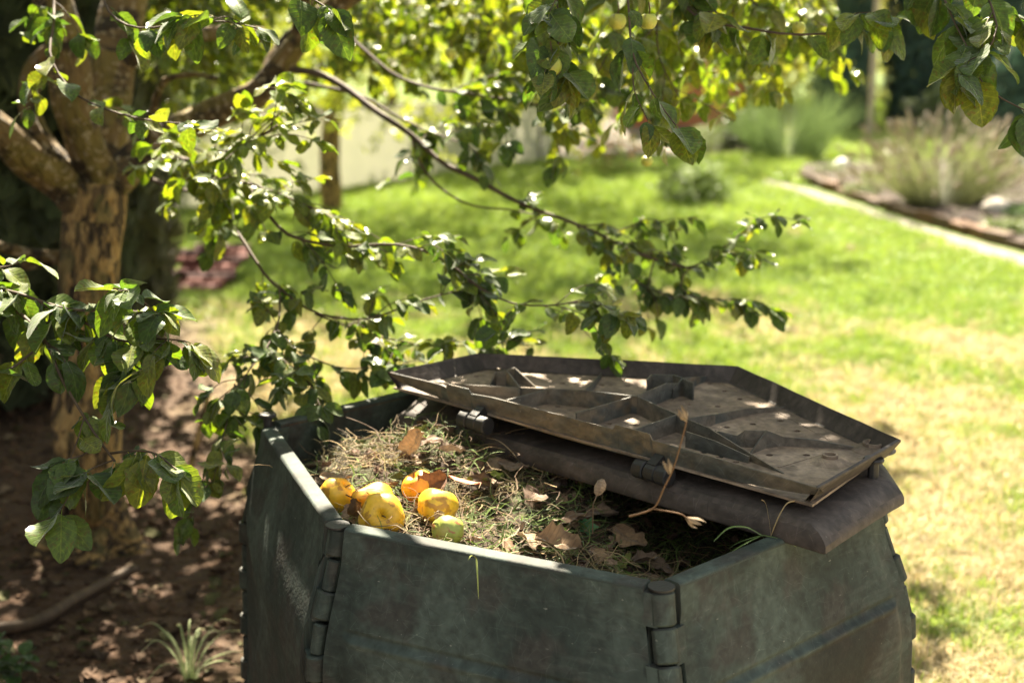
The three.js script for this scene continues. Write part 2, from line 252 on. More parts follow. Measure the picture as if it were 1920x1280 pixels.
// hinge knuckles stacked down every corner, in turn from either panel
function seg(v, d0, d1, r, n = 18) { // short upright barrel with eased ends
  const a = flared(v, d0), b = flared(v, d1), ax = b.clone().sub(a), L = ax.length(), pts = [[0, 0], [r - 0.003, 0], [r, 0.003], [r, L - 0.003], [r - 0.003, L], [0, L]].map(([x, y]) => new THREE.Vector2(x, y));
  const g = new THREE.LatheGeometry(pts, n); g.applyQuaternion(new THREE.Quaternion().setFromUnitVectors(V(0, 1, 0), ax.normalize())); g.translate(a.x, a.y, a.z); return g;
}
hexa.forEach((v, k) => {
  const left = [pFA, pAB, pBC, pCD, pDE, pEF][k], right = [pAB, pBC, pCD, pDE, pEF, pFA][k], n = 16;
  if (k !== 2) v = v.clone().lerp(ctr, k === 1 ? 0.012 : 0.022);
  for (let j = 0; j < n; j++) {
    const owner = j % 2 ? right : left, other = j % 2 ? left : right, d0 = 0.004 + j * 0.0525, r = j % 2 ? 0.0190 : 0.0184, oe = owner === left ? -1 : 1;
    const e = (owner === left ? hexa[(k + 5) % 6] : hexa[(k + 1) % 6]).clone().sub(v).normalize();
    // barrel plus a strap running back on to its panel
    const out = V(v.x - ctr.x, 0, v.z - ctr.z).normalize(), st = new MB(), a0 = flared(v, d0), a1 = flared(v, d0 + 0.049), nrm = V(-e.z, 0, e.x); if (nrm.dot(out) < 0) nrm.negate();
    const cs = []; for (const a of [a1, a0]) for (const [s, t] of [[0, -0.014], [0.034, -0.014], [0.030, 0.0140], [0.004, 0.0160]]) cs.push(a.clone().addScaledVector(e, s).addScaledVector(nrm, t));
    st.box8(cs);
    const kg = hard(merge([seg(v, d0, d0 + (k === 2 ? 0.049 : j % 2 ? 0.052 : 0.045), k === 2 ? r + 0.001 : j % 2 ? 0.0125 : r), ...(k === 2 || j % 2 === 0 ? [st.geo()] : [])]), 0.6); if (owner.material.vertexColors) kg.setAttribute('color', new THREE.Float32BufferAttribute(new Float32Array(kg.attributes.position.count * 3).fill(1), 3)); mesh('hinge_knuckle', kg, owner.material, owner);
  }
});
function capPin(p, name = 'pin') { // flat cap on a short dark post
  const g = new THREE.LatheGeometry([[0, -0.07], [0.0095, -0.07], [0.0095, 0.022], [0.0175, 0.024], [0.0185, 0.027], [0.0165, 0.0305], [0, 0.031]].map(([x, y]) => new THREE.Vector2(x, y)), 22); g.translate(p.x, p.y, p.z); return mesh(name, hard(g, 0.6), matBlack, bin);
}
capPin(V(vA.x + 0.002, RIM - 0.002, vA.z));
for (const v of [vB, vC]) { const g = new THREE.LatheGeometry([[0, 0.0], [0.012, 0.0], [0.0205, 0.004], [0.0205, 0.007], [0.0, 0.0072]].map(([x, y]) => new THREE.Vector2(x, y)), 20); g.translate(v.x, RIM - 0.003, v.z); mesh('pin', hard(g, 0.6), matBlack, bin); }

// lower half of the lid, still lying on the bin
const lidPts = [onY(738, 772, 0.852), onY(775, 745, 0.872), V(-0.10, 0.885, -3.24), V(0.47, 0.885, -2.985), V(0.688, 0.885, -2.47), V(0.682, 0.885, -2.335), V(0.496, 0.885, -2.105)];
{
  const top = [], low = [], c = V(0.25, 0.88, -2.62), m = new MB(), n = lidPts.length;
  lidPts.forEach((p, k) => {
    const f = k === 0 || k === n - 1;
    low.push(V(p.x, p.y - 0.030, p.z)); top.push(V(p.x + (c.x - p.x) * 0.055, p.y + 0.006, p.z + (c.z - p.z) * 0.055));
  });
  // the straight edge slopes down further in front of the hinge
  const hd = lidPts[n - 1].clone().sub(lidPts[0]).setY(0).normalize(), back = V(hd.z, 0, -hd.x); if (back.dot(c.clone().sub(lidPts[0])) < 0) back.negate();
  top[0] = lidPts[0].clone().addScaledVector(back, 0.065).addScaledVector(hd, 0.02).setY(lidPts[0].y + 0.008); top[n - 1] = lidPts[n - 1].clone().addScaledVector(back, 0.06).addScaledVector(hd, -0.02).setY(0.893);
  const mid = lidPts.map((p, k) => k === 0 || k === n - 1 ? p.clone().lerp(top[k], 0.25).setY(p.y - 0.006) : p.clone().lerp(top[k], 0.2).setY(p.y - 0.004));
  const ring = (pts) => { const o = []; for (let k = 0; k < n; k++) { const a = pts[k], b = pts[(k + 1) % n]; const N = 24; for (let j = 0; j < N; j++) { const q = a.clone().lerp(b, j / N); q.y += 0.004 * (fbm(q.x * 9, q.z * 9, 71, 3) - 0.5); o.push(q); } } return o; };
  const inw = (p, d, y) => { const q = c.clone().sub(p).setY(0); return p.clone().addScaledVector(q.normalize(), d).setY(p.y + y); };
  const rings = [[0.02, -0.032], [0.004, -0.032], [0.0, -0.029], [0.001, -0.018], [0.006, -0.010], [0.016, -0.001], [0.034, 0.006], [0.07, 0.009]].map(([d, y]) => lidPts.map((p, k) => inw(p, d * (k === 0 || k === n - 1 ? 1.25 : 0.8), y))).map(ring), N = rings[0].length, id = rings.map((r) => r.map((q) => m.v(q)));
  for (let j = 0; j + 1 < id.length; j++) for (let k = 0; k < N; k++) { const l = (k + 1) % N; m.quad(id[j][k], id[j][l], id[j + 1][l], id[j + 1][k]); }
  const ct = m.v(V(c.x, 0.888, c.z)), cb = m.v(V(c.x, 0.862, c.z)); for (let k = 0; k < N; k++) { const l = (k + 1) % N; m.tri(id[7][k], id[7][l], ct); m.tri(id[0][l], id[0][k], cb); }
  var lidBase = mesh('lid_base', hard(m.geo(), 0.5), matLid, bin);
  lidBase.userData.label = 'dusty brown rear lid half still lying on the rim';
  var hingeDir = hd.clone(), hingeBack = back.clone();
}
capPin(onY(1637, 893, 0.895).add(V(0, 0.004, 0)), 'pin');
// the other half, folded over on its hinges so that its ribbed underside shows
const flap = new THREE.Group(); flap.name = 'lid_flap'; flap.userData.label = 'front lid half turned over, ribbed underside up'; bin.add(flap);
const FR = 0.946, FL = 0.914; // rim and floor heights
const fl = [[727, 697], [895, 662], [1385, 686], [1690, 825], [1535, 915]].map(([x, y]) => onY(x, y, FR));
const fc = V(0.22, FR, -2.68);
const inset = (p, d) => { const q = fc.clone().sub(p).setY(0); return p.clone().addScaledVector(q.normalize(), d); };
{
  // floor with its small drain holes cut right through
  const fin = fl.map((p, k) => inset(p, k === 0 || k === 4 ? 0.012 : 0.030)), sh = new THREE.Shape(fin.map((p) => new THREE.Vector2(p.x, -p.z)));
  const holes = [[800, 703], [893, 705], [1003, 700], [1033, 692], [1056, 703], [1055, 718], [1111, 704], [1136, 706], [1129, 722], [1192, 709], [1177, 723], [1290, 758], [1331, 719], [1359, 733], [1388, 748], [1346, 762], [1383, 780], [1432, 770], [1464, 789], [1496, 808], [1344, 786], [1363, 801], [1311, 795], [1443, 853], [1513, 853], [1142, 794], [1193, 797], [1167, 803], [1320, 848], [1350, 857], [1380, 866], [1046, 762], [1022, 757], [1412, 795], [1240, 745], [1120, 745]].map(([x, y]) => onY(x, y, FL));
  for (const p of fin) p.y = FL;
  const circ = (q, r, n) => Array.from({ length: n }, (_, k) => new THREE.Vector2(q.x + r * Math.cos(-k / n * 6.28319), -q.z + r * Math.sin(-k / n * 6.28319)));
  const clear = (q, r, l) => { for (let k = 0; k < 5; k++) { const a = fin[k], b = fin[(k + 1) % 5], e = b.clone().sub(a).setY(0); if ((e.x * (q.z - a.z) - e.z * (q.x - a.x)) * (e.x * (fc.z - a.z) - e.z * (fc.x - a.x)) < 0) return false; const t = clamp((q.x - a.x) * e.x + (q.z - a.z) * e.z, 0, e.lengthSq()) / e.lengthSq(); if (Math.hypot(a.x + e.x * t - q.x, a.z + e.z * t - q.z) < r + 0.006) return false; } return l.every(([o, w]) => Math.hypot(o.x - q.x, o.z - q.z) > r + w + 0.002); }, cut = [];
  const big = [[1638, 835, 0.015], [1557, 858, 0.010], [855, 690, 0.009], [916, 680, 0.010], [1364, 700, 0.011]]; const bigP = big.map(([x, y, r]) => [onY(x, y, FL + 0.008), r]);
  for (const [b, r] of bigP) { const w = r + 0.002; if (!clear(b, w, cut)) { continue; } cut.push([b, w + 0.004]); const p = new THREE.Path(); p.setFromPoints(circ(b, w, 20)); sh.holes.push(p); }
  for (const h of holes) { if (!clear(h, 0.0066, cut)) { continue; } cut.push([h, 0.0066]); const p = new THREE.Path(); p.setFromPoints(circ(h, 0.0066, 10)); sh.holes.push(p); }
  const g = new THREE.ExtrudeGeometry(sh, { depth: 0.004, bevelEnabled: false, curveSegments: 6 }); g.rotateX(-Math.PI / 2); g.translate(0, FL - 0.004, 0);
  mesh('floor', hard(g, 0.4), matDust, flap);
  for (const [b, r] of bigP) { const bo = new THREE.LatheGeometry([[r + 0.026, -0.0012], [r + 0.010, 0.006], [r + 0.004, 0.007], [r + 0.004, 0.013], [r, 0.013], [r, -0.004], [r + 0.012, -0.003], [r + 0.026, -0.0012]].map(([x, y]) => new THREE.Vector2(x, y)), 28); bo.scale(1, 1, 1); bo.translate(b.x, FL + 0.0015, b.z); mesh('boss', hard(bo, 0.5), matDust, flap); }
  // raised outer rim on the four outer sides
  for (let k = 0; k < 4; k++) {
    const a = fl[k], b = fl[k + 1], m = new MB(), N = 24, t = (p, q, d) => p.clone().lerp(q, 0).add(fc.clone().sub(p).setY(0).normalize().multiplyScalar(d));
    const pr = [[0.022, -0.034], [0.0, -0.004], [0.0, 0.0], [0.0055, 0.0015], [0.008, -0.002], [0.030, -0.0295], [0.034, -0.031]];
    m.grid(N, pr.length - 1, (u, v) => { const [d, y] = pr[Math.round(v * (pr.length - 1))], q = t(a, a, d).lerp(t(b, b, d), u); q.y = FR + y + 0.0022 * (fbm(q.x * 14, q.z * 14, 77, 2) - 0.5); return q; });
    mesh('rim', hard(m.geo(), 0.5), matLid, flap);
  }
  // long wall on the hinge side: low at the tips, deep in the middle, with two raised tabs
  const a = fl[0], b = fl[4], m = new MB(), N = 160, top = (u) => FR + 0.006 * Math.sin(Math.PI * u) + (Math.abs(u - 0.205) < 0.032 ? 0.009 : 0) + (Math.abs(u - 0.63) < 0.04 ? 0.010 : 0) - 0.004 * smooth(0.15, 0.18, u) * smooth(0.30, 0.22, u), bot = (u) => FR - 0.012 - 0.029 * Math.pow(Math.sin(Math.PI * clamp(u)), 0.55), nn = hingeBack;
  const pr = [[0.0, 0], [0.0, 0.12], [0.0, 0.5], [0.0, 0.94], [0.001, 1], [0.003, 1], [0.004, 0.94], [0.004, 0.4], [0.006, 0]];
  m.grid(N, pr.length - 1, (u, v) => { const [d, h] = pr[Math.round(v * (pr.length - 1))], q = a.clone().lerp(b, u).addScaledVector(nn, d + 0.010 * (1 - h)); q.y = lerp(bot(u), top(u), h); return q; });
  mesh('hinge_wall', hard(m.geo(), 0.5), matRib, flap);
  // ribs: photo pixel of the foot on the floor, height of the top above the floor
  const wall = (pts, t = 0.0034, y0 = FL - 0.002) => {
    const m = new MB(), q = pts.map(([x, y, h]) => ({ p: onY(x, y, FL), h }));
    for (let k = 0; k + 1 < q.length; k++) {
      const A = q[k], B = q[k + 1], d = B.p.clone().sub(A.p).setY(0).normalize(), s = V(-d.z, 0, d.x).multiplyScalar(t / 2), L = (P, y, z) => V(P.p.x, y, P.p.z).addScaledVector(s, z);
      m.box8([L(A, y0, -1), L(B, y0, -1), L(B, y0, 1), L(A, y0, 1), L(A, FL + A.h, -0.8), L(B, FL + B.h, -0.8), L(B, FL + B.h, 0.8), L(A, FL + A.h, 0.8)]);
    }
    return m.geo();
  };
  const rib = (pts) => mesh('rib', hard(wall(pts), 0.3), matRib, flap);
  rib([[832, 720, 0.003], [872, 733, 0.014], [985, 752, 0.028], [1090, 763, 0.036], [1195, 776, 0.036], [1228, 792, 0.036], [1300, 823, 0.034], [1330, 834, 0.032], [1400, 862, 0.016], [1470, 888, 0.001]]); // long bowed rib
  rib([[950, 777, 0.030], [1030, 755, 0.030]]); rib([[1080, 806, 0.034], [1192, 772, 0.034]]); rib([[1195, 772, 0.034], [1250, 750, 0.036], [1285, 738, 0.022]]); rib([[1190, 838, 0.034], [1272, 808, 0.034]]);
  rib([[1290, 818, 0.036], [1340, 795, 0.020], [1400, 778, 0.014], [1490, 763, 0.001]]); rib([[1098, 752, 0.026], [1112, 730, 0.016], [1138, 690, 0.001]]);
  // three-legged gussets
  rib([[915, 728, 0.001], [930, 722, 0.030], [950, 724, 0.034], [975, 752, 0.030]]); rib([[950, 722, 0.034], [965, 718, 0.034], [1004, 726, 0.002]]); rib([[950, 722, 0.034], [937, 700, 0.010], [922, 684, 0.001]]);
  rib([[1213, 740, 0.033], [1221, 731, 0.034], [1262, 732, 0.034], [1278, 738, 0.035]]); rib([[1262, 748, 0.020], [1278, 741, 0.036], [1300, 750, 0.036]]); rib([[1280, 738, 0.034], [1310, 720, 0.016], [1345, 706, 0.004], [1362, 702, 0.001]]);
  rib([[1330, 834, 0.030], [1382, 836, 0.020], [1396, 838, 0.032], [1436, 840, 0.033]]); rib([[1406, 852, 0.001], [1436, 840, 0.034]]); rib([[1436, 840, 0.034], [1468, 836, 0.018], [1530, 838, 0.014], [1606, 842, 0.003]]);
  rib([[1286, 838, 0.030], [1340, 852, 0.026], [1405, 868, 0.012]]);
  // low raised seams that fold the floor into shallow facets
  for (const q of [[[1342, 713], [1430, 757]], [[1450, 767], [1555, 824]], [[1110, 690], [1098, 745]], [[1460, 876], [1572, 842]]]) mesh('seam', hard(wall(q.map(([x, y]) => [x, y, 0.0009]), 0.006), 0.3), matDust, flap);
}
// two barrel hinges between the halves
for (const [x, y] of [[902, 789], [1236, 882]]) {
  const o = onY(x, y, 0.898), g = [];
  for (let k = -1; k <= 1; k++) { const c = new THREE.LatheGeometry([[0, -0.0125], [0.0155, -0.0125], [0.0175, -0.0105], [0.0175, 0.0105], [0.0155, 0.0125], [0, 0.0125]].map(([p, q]) => new THREE.Vector2(p * (k ? 1 : 0.93), q)), 22); c.applyQuaternion(new THREE.Quaternion().setFromUnitVectors(V(0, 1, 0), hingeDir)); c.translate(hingeDir.x * k * 0.0265, 0, hingeDir.z * k * 0.0265); g.push(c); }
  for (const k of [0]) { const m = new MB(), a = hingeDir.clone().multiplyScalar(k * 0.0265 - 0.010), b = hingeDir.clone().multiplyScalar(k * 0.0265 + 0.010), q = (p, s, h) => p.clone().addScaledVector(hingeBack, s).setY(h); m.box8(k ? [q(a, -0.004, -0.006), q(b, -0.004, -0.006), q(b, 0.05, -0.012), q(a, 0.05, -0.012), q(a, -0.004, 0.006), q(b, -0.004, 0.006), q(b, 0.05, -0.002), q(a, 0.05, -0.002)] : [q(a, 0.0, 0.0), q(b, 0.0, 0.0), q(b, 0.026, 0.012), q(a, 0.026, 0.012), q(a, -0.006, 0.017), q(b, -0.006, 0.017), q(b, 0.016, 0.030), q(a, 0.016, 0.030)]); g.push(m.geo()); }
  const h = mesh('hinge', hard(merge(g), 0.6), matBlack, bin); h.position.copy(o).addScaledVector(hingeBack, -0.016);
}

// ---------------------------------------------------------------- compost
const inBin = (x, z) => { let d = 9; for (let k = 0; k < 6; k++) { const a = hexa[k], b = hexa[(k + 1) % 6], e = b.clone().sub(a).setY(0).normalize(), n = V(-e.z, 0, e.x); if (n.dot(ctr.clone().sub(a).setY(0)) < 0) n.negate(); d = Math.min(d, n.x * (x - a.x) + n.z * (z - a.z)); } return d; };
const heapY = (x, z) => 0.792 + 0.058 * Math.exp(-(((x + 0.14) / 0.24) ** 2) - (((z + 2.70) / 0.2) ** 2)) - 0.10 * smooth(0.02, 0.36, x) * smooth(-1.9, -2.3, z) - 0.012 * smooth(0.0, 0.3, x) + 0.05 * (fbm(x * 11 + 5, z * 11 + 5, 801, 3) - 0.5) - 0.07 * smooth(-0.30, -0.48, x) - 0.05 * smooth(-2.76, -2.9, z) - 0.02 * smooth(0.10, 0.02, inBin(x, z)) * smooth(-2.6, -2.8, z);
const heap = base('compost_heap', 'heap of dry grass cuttings and garden waste filling the bin', 'compost heap');
{
  const m = new MB(); m.grid(120, 120, (u, v) => { const a = u * Math.PI * 2, dir = V(Math.cos(a), 0, Math.sin(a)); let lo = 0, hi = 1; for (let k = 0; k < 14; k++) { const t = (lo + hi) / 2; inBin(ctr.x + dir.x * t, ctr.z + dir.z * t) > 0.02 ? lo = t : hi = t; } const r = lo * Math.sqrt(Math.max(v, 1e-4)), x = ctr.x + dir.x * r, z = ctr.z + dir.z * r; return V(x, heapY(x, z) + 0.012 * (fbm(x * 60, z * 60, 811, 2) - 0.5), z); });
  const g = m.geo(), p = g.attributes.position, uv = g.attributes.uv; for (let k = 0; k < p.count; k++) uv.setXY(k, p.getX(k), p.getZ(k));
  const t = tex(512, 512, (u, v) => { const a = fbm(u * 60, v * 60, 821, 4, 60), b = fbm(u * 12, v * 12, 831, 4, 12); return enc(mixc(mixc([0.02, 0.013, 0.008], [0.075, 0.05, 0.028], a), [0.05, 0.06, 0.018], smooth(0.45, 0.7, b) * 0.6)); }, true, 2, 2);
  mesh('mound', g, std({ map: t, bumpMap: t, bumpScale: 0.012, roughness: 1 }), heap);
}
const bladeGeo = (() => { // narrow curved blade, length 1 along x
  const l = []; for (let v = 0; v < 4; v++) { const m = new MB(), b = [0.10, 0.28, 0.5, -0.2][v], w = 0.016; m.grid(1, 6, (u, t) => V(t, b * t * (1 - t) * (v === 2 ? 1.6 : 1), (u - 0.5) * w * (1.15 - t) + 0.10 * Math.sin(t * 4 + v * 2) * t + (u - 0.5) * 0.004)); l.push(m.geo()); } return l;
})();
const strawGeo = (() => { const l = []; for (let v = 0; v < 5; v++) { reseed(900 + v); const pts = []; for (let k = 0; k < 5; k++) pts.push(V(k / 4, R(-0.05, 0.05) + [0, 0.12, 0.16, 0.12, 0][k] * R(-0.3, 1), R(-0.09, 0.09))); l.push(tube(pts, 0.010, 0.006, 8, 3)); } return l; })();
const eul = new THREE.Euler(), qt = new THREE.Quaternion();
const M4 = (p, rx, ry, rz, sx, sy = sx, sz = sx) => new THREE.Matrix4().compose(p, qt.setFromEuler(eul.set(rx, ry, rz, 'YXZ')).clone(), V(sx, sy, sz));
let frags;
{
  reseed(41);
  const straw = [[], [], [], [], []], blades = [[], [], [], []];
  const place = (e = 0.035) => { for (;;) { const x = R(-0.5, 0.66), z = R(-3.0, -1.98); if (inBin(x, z) > e) return [x, z]; } };
  for (let k = 0; k < 1700; k++) { const [x, z] = place(0.062), L = R(0.03, 0.10) * (rnd() < 0.12 ? 1.6 : 1), f = fbm(x * 8, z * 8, 841, 2), c = rnd() < 0.6 ? C(0.27, 0.19, 0.095).multiplyScalar(R(0.3, 1.3)) : C(0.15, 0.09, 0.05).multiplyScalar(R(0.3, 1.2)); straw[k % 5].push({ m: M4(V(x, heapY(x, z) + R(-0.006, 0.020) + 0.012 * f, z), R(-0.5, 0.5), R(0, 6.28), R(-0.28, 0.4), L, L * R(0.4, 1.0), L * R(0.5, 1.5)), c }); }
  for (let k = 0; k < 5200; k++) { const [x, z] = place(), L = R(0.022, 0.065), g = fbm(x * 6 + 3, z * 6, 851, 3), c = g > 0.42 ? C(0.12, 0.18, 0.03).multiplyScalar(R(0.3, 1.4)) : C(0.20, 0.16, 0.06).multiplyScalar(R(0.3, 1.3)); blades[k % 4].push({ m: M4(V(x, heapY(x, z) + R(-0.005, 0.016), z), R(-0.9, 0.9), R(0, 6.28), R(-0.2, 0.75), L, L, L * 2.6), c }); }
  const fr = [[], [], []]; for (let k = 0; k < 520; k++) { const [x, z] = place(0.05), L = R(0.014, 0.05); fr[k % 3].push({ m: M4(V(x, heapY(x, z) + R(0.004, 0.016), z), R(-0.7, 0.7), R(0, 6.28), R(-0.7, 0.7), L * R(0.6, 1.2), L, L), c: pick([C(0.26, 0.16, 0.10), C(0.16, 0.09, 0.055), C(0.34, 0.24, 0.17), C(0.10, 0.14, 0.03), C(0.20, 0.22, 0.05), C(0.09, 0.05, 0.03)]).multiplyScalar(R(0.6, 1.3)) }); }
  frags = fr;
  const ms = std({ color: C(1, 1, 1), roughness: 0.85 }), mg = std({ color: C(1, 1, 1), roughness: 1, transmission: 0.3, thickness: 0 });
  straw.forEach((l, k) => inst('straw', strawGeo[k], ms, l, heap)); blades.forEach((l, k) => inst('grass_clippings', bladeGeo[k], mg, l, heap));
}
// fruit
const fruitTex = (a, b, c, s) => tex(256, 256, (u, v) => { const n = fbm(u * 6, v * 5, s, 4, 6), f = fbm(u * 40, v * 30, s + 9, 2, 40); let q = mixc(a, b, smooth(0.4, 0.75, n)); q = mixc(q, c, smooth(0.66, 0.72, fbm(u * 11, v * 10, s + 21, 4, 11)) * 0.75); return enc(q.map((w) => w * (0.88 + 0.24 * f))); });
const fruitMat = (t) => std({ map: t, roughness: 0.42, clearcoat: 0.25, clearcoatRoughness: 0.3 });
const fYellow = fruitMat(fruitTex([0.78, 0.44, 0.018], [0.82, 0.50, 0.03], [0.36, 0.15, 0.02], 861)), fOrange = fruitMat(fruitTex([0.78, 0.43, 0.02], [0.74, 0.24, 0.012], [0.42, 0.15, 0.02], 871)), fGreen = fruitMat(fruitTex([0.36, 0.40, 0.07], [0.50, 0.42, 0.09], [0.42, 0.09, 0.05], 881)), fTree = fruitMat(fruitTex([0.40, 0.44, 0.06], [0.50, 0.48, 0.08], [0.22, 0.16, 0.06], 891)), mStem = std({ color: C(0.10, 0.06, 0.03), roughness: 0.9 });
function fruitShape(prof, lump, s) { const g = new THREE.LatheGeometry(new THREE.SplineCurve(prof.map(([x, y]) => new THREE.Vector2(x, y))).getPoints(26), 36), p = g.attributes.position; for (let k = 0; k < p.count; k++) { const x = p.getX(k), y = p.getY(k), z = p.getZ(k), a = Math.atan2(z, x), f = 1 + lump * (0.5 * Math.sin(a * 3 + s) + 0.5 * Math.sin(a * 5 + s * 2)) + lump * 1.2 * (vnoise(Math.cos(a) * 2 + 7, y * 3 + Math.sin(a) * 2, s) - 0.5); p.setXYZ(k, x * f, y, z * f); } g.computeVertexNormals(); return g; }
const appleProf = [[0.0, -0.72], [0.10, -0.78], [0.28, -0.86], [0.55, -0.80], [0.85, -0.48], [1.0, 0.0], [0.93, 0.45], [0.66, 0.78], [0.36, 0.84], [0.14, 0.72], [0.0, 0.60]];
const pearProf = [[0.0, -0.98], [0.12, -1.02], [0.40, -1.0], [0.80, -0.72], [0.95, -0.25], [0.85, 0.25], [0.60, 0.68], [0.45, 1.0], [0.36, 1.22], [0.14, 1.33], [0.0, 1.30]];
function fruit(name, label, px, py, r, prof, mat, tilt, turn, sink = 0.3, group) {
  let p = onY(px, py, 0.83); p = onY(px, py, heapY(p.x, p.z) + r * (1 - sink) * 0.9 + 0.008);
  const o = base(name, label, name.includes('pear') ? 'pear' : 'apple', p, group); o.rotation.set(tilt[0], turn, tilt[1], 'YXZ'); const b = mesh('flesh', fruitShape(prof, 0.07, px), mat, o); b.scale.setScalar(r);
  const top = prof[prof.length - 1][1] * r; const st = mesh('stem', tube([V(0, top - 0.004, 0), V(0.002, top + 0.006, 0), V(0.006, top + 0.014, 0.002)], 0.0016, 0.0012, 5, 6), mStem, o);
  const ca = mesh('calyx', new THREE.ConeGeometry(0.006, 0.006, 7), mStem, o); ca.position.y = prof[0][1] * r - 0.001; ca.rotation.x = Math.PI; return o;
}
fruit('windfall_apple', 'cut yellow apple lying nearest the left rim of the bin', 632, 930, 0.034, appleProf, fYellow, [0.5, -0.5], 0.6);
fruit('windfall_pear', 'long yellow pear with an orange end, lying on its side', 702, 936, 0.033, pearProf, fOrange, [0.2, 1.35], 0.35, 0.25);
fruit('windfall_apple', 'broad yellow apple at the front, touching the front rim', 716, 966, 0.0395, appleProf, fYellow, [1.25, 0.1], 0.2, 0.3);
fruit('windfall_apple', 'orange apple half hidden behind a brown leaf', 786, 914, 0.031, appleProf, fOrange, [-0.3, 0.4], 0.9, 0.35);
fruit('windfall_apple', 'round yellow apple with its stem end up in the heap', 820, 950, 0.035, appleProf, fYellow, [0.35, -0.2], 1.9, 0.2);
fruit('windfall_apple', 'small green and red apple beside the front rim', 840, 996, 0.0275, appleProf, fGreen, [-0.5, -0.6], 0.5, 0.15);
// withered leaves, each lying on the heap
const dryTex = tex(256, 256, (u, v) => { const s = Math.abs(u - 0.5) * 2, side = Math.pow(0.5 + 0.5 * Math.cos((v - s * 0.2) * Math.PI * 18), 10), b = fbm(u * 6, v * 8, 895, 4), vein = Math.max(smooth(0.06, 0, s), side * 0.5); return mixc([0.62, 0.60, 0.58], [1, 0.98, 0.94], clamp(b * 0.9 + 0.1 - vein * 0.45)); });
const dryMats = [C(0.36, 0.235, 0.13), C(0.26, 0.185, 0.125), C(0.21, 0.125, 0.07), C(0.40, 0.29, 0.18), C(0.22, 0.10, 0.045)].map((c) => std({ color: c, map: dryTex, bumpMap: dryTex, bumpScale: 0.002, roughness: 0.9, transmission: 0.18, thickness: 0 }));
function dryLeafGeo(k, ragged = 0.3) { const m = new MB(), f1 = [0.35, 0.2, 0.55, 0.15, 0.42][k % 5], c1 = [0.25, -0.2, 0.35, 0.4, -0.3][k % 5]; m.grid(8, 10, (u, v) => { const s = u * 2 - 1, t = v, w = 0.36 * Math.pow(Math.sin(Math.PI * clamp(t * 0.93 + 0.04)), 0.75) * (1 + ragged * (vnoise(t * 12, s > 0 ? 3 : 8, 900 + k) - 0.5) * 2); return V(s * w, f1 * Math.abs(s) ** 1.4 * w + c1 * (t - 0.5) ** 2 + 0.26 * (fbm(s * 2 + k * 3, t * 3.4, 903, 3) - 0.5) + 0.04 * Math.sin(s * 3 + t * 9 + k) * Math.abs(s), t - 0.5); }); return m.geo(); }
const dryGeos = [0, 1, 2, 3, 4].map((k) => dryLeafGeo(k));
frags.forEach((l, k) => inst('leaf_fragments', dryGeos[k + 1], std({ color: C(1, 1, 1), map: dryTex, roughness: 0.95, transmission: 0.12, thickness: 0 }), l, heap));
function dryLeaf(px, py, len, g, m, rot, label, lift = 0.008, wide = 1) { let p = onY(px, py, 0.82); for (let k = 0; k < 4; k++) p = onY(px, py, heapY(p.x, p.z) + lift + 0.017); const o = mesh('dry_leaf', dryGeos[g], dryMats[m], scene); o.position.copy(p); o.rotation.set(rot[0], rot[1], rot[2], 'YXZ'); o.scale.set(len * wide, len, len); tag(o, label, 'leaf', 'withered leaves on the compost'); return o; }
dryLeaf(775, 830, 0.075, 0, 0, [-1.0, 0.45, 0.2], 'curled tan leaf standing up at the top of the heap', 0.026, 0.9);
dryLeaf(808, 826, 0.05, 1, 2, [-0.2, 1.2, 0.1], 'dull brown leaf behind the standing curled tan leaf');
dryLeaf(845, 846, 0.055, 2, 1, [0.2, 2.0, -0.2], 'grey brown leaf below the rear lid half, right of the standing leaf', 0.012);
dryLeaf(962, 876, 0.06, 3, 1, [0.1, 1.35, 0.1], 'flat pinkish grey leaf close under the lid edge', 0.014, 0.9);
dryLeaf(812, 912, 0.062, 2, 4, [-0.5, 1.9, 0.5], 'reddish brown leaf leaning on the half hidden orange apple', 0.026, 1.1);
dryLeaf(666, 955, 0.05, 0, 2, [-1.15, 0.15, 0.35], 'dark pointed leaf standing left of the front yellow apple', 0.020, 0.7);
dryLeaf(824, 965, 0.032, 1, 1, [-0.9, 0.1, 0.0], 'small grey leaf leaning on the round yellow apple', 0.034, 0.9);
dryLeaf(630, 898, 0.06, 3, 3, [0.0, 1.5, 0.15], 'pale leaf behind the apple nearest the left rim', 0.012);
dryLeaf(990, 1012, 0.055, 4, 3, [0.2, 0.5, -0.4], 'upright folded tan leaf at the front rim', 0.014);
dryLeaf(1045, 1022, 0.078, 2, 0, [0.15, 1.45, 0.2], 'large crumpled tan leaf with small holes near the front rim', 0.016, 1.0);
dryLeaf(1180, 1010, 0.068, 3, 0, [0.35, 1.0, 0.15], 'broad smooth tan leaf near the front right corner', 0.016, 1.25);
dryLeaf(1080, 968, 0.06, 1, 2, [-0.1, 1.8, -0.1], 'flat brown leaf behind the green ivy leaf', 0.012, 1.0);
dryLeaf(1002, 930, 0.062, 4, 2, [0.1, 2.6, 0.3], 'long dull brown leaf in the middle of the heap', 0.012);
dryLeaf(1130, 962, 0.06, 0, 1, [0.0, 1.5, 0.1], 'greyish leaf just below the dried stalk', 0.012);
dryLeaf(1210, 1052, 0.055, 2, 1, [0.1, 2.2, 0.1], 'narrow curled leaf by the front right corner of the heap', 0.012, 0.6);
dryLeaf(925, 868, 0.045, 1, 1, [0.2, 0.4, 0.3], 'small grey leaf left of the leaf under the lid edge', 0.014);
dryLeaf(1120, 1040, 0.042, 4, 0, [0.3, 0.2, -0.2], 'small ragged tan leaf in front of the broad tan leaf', 0.010);
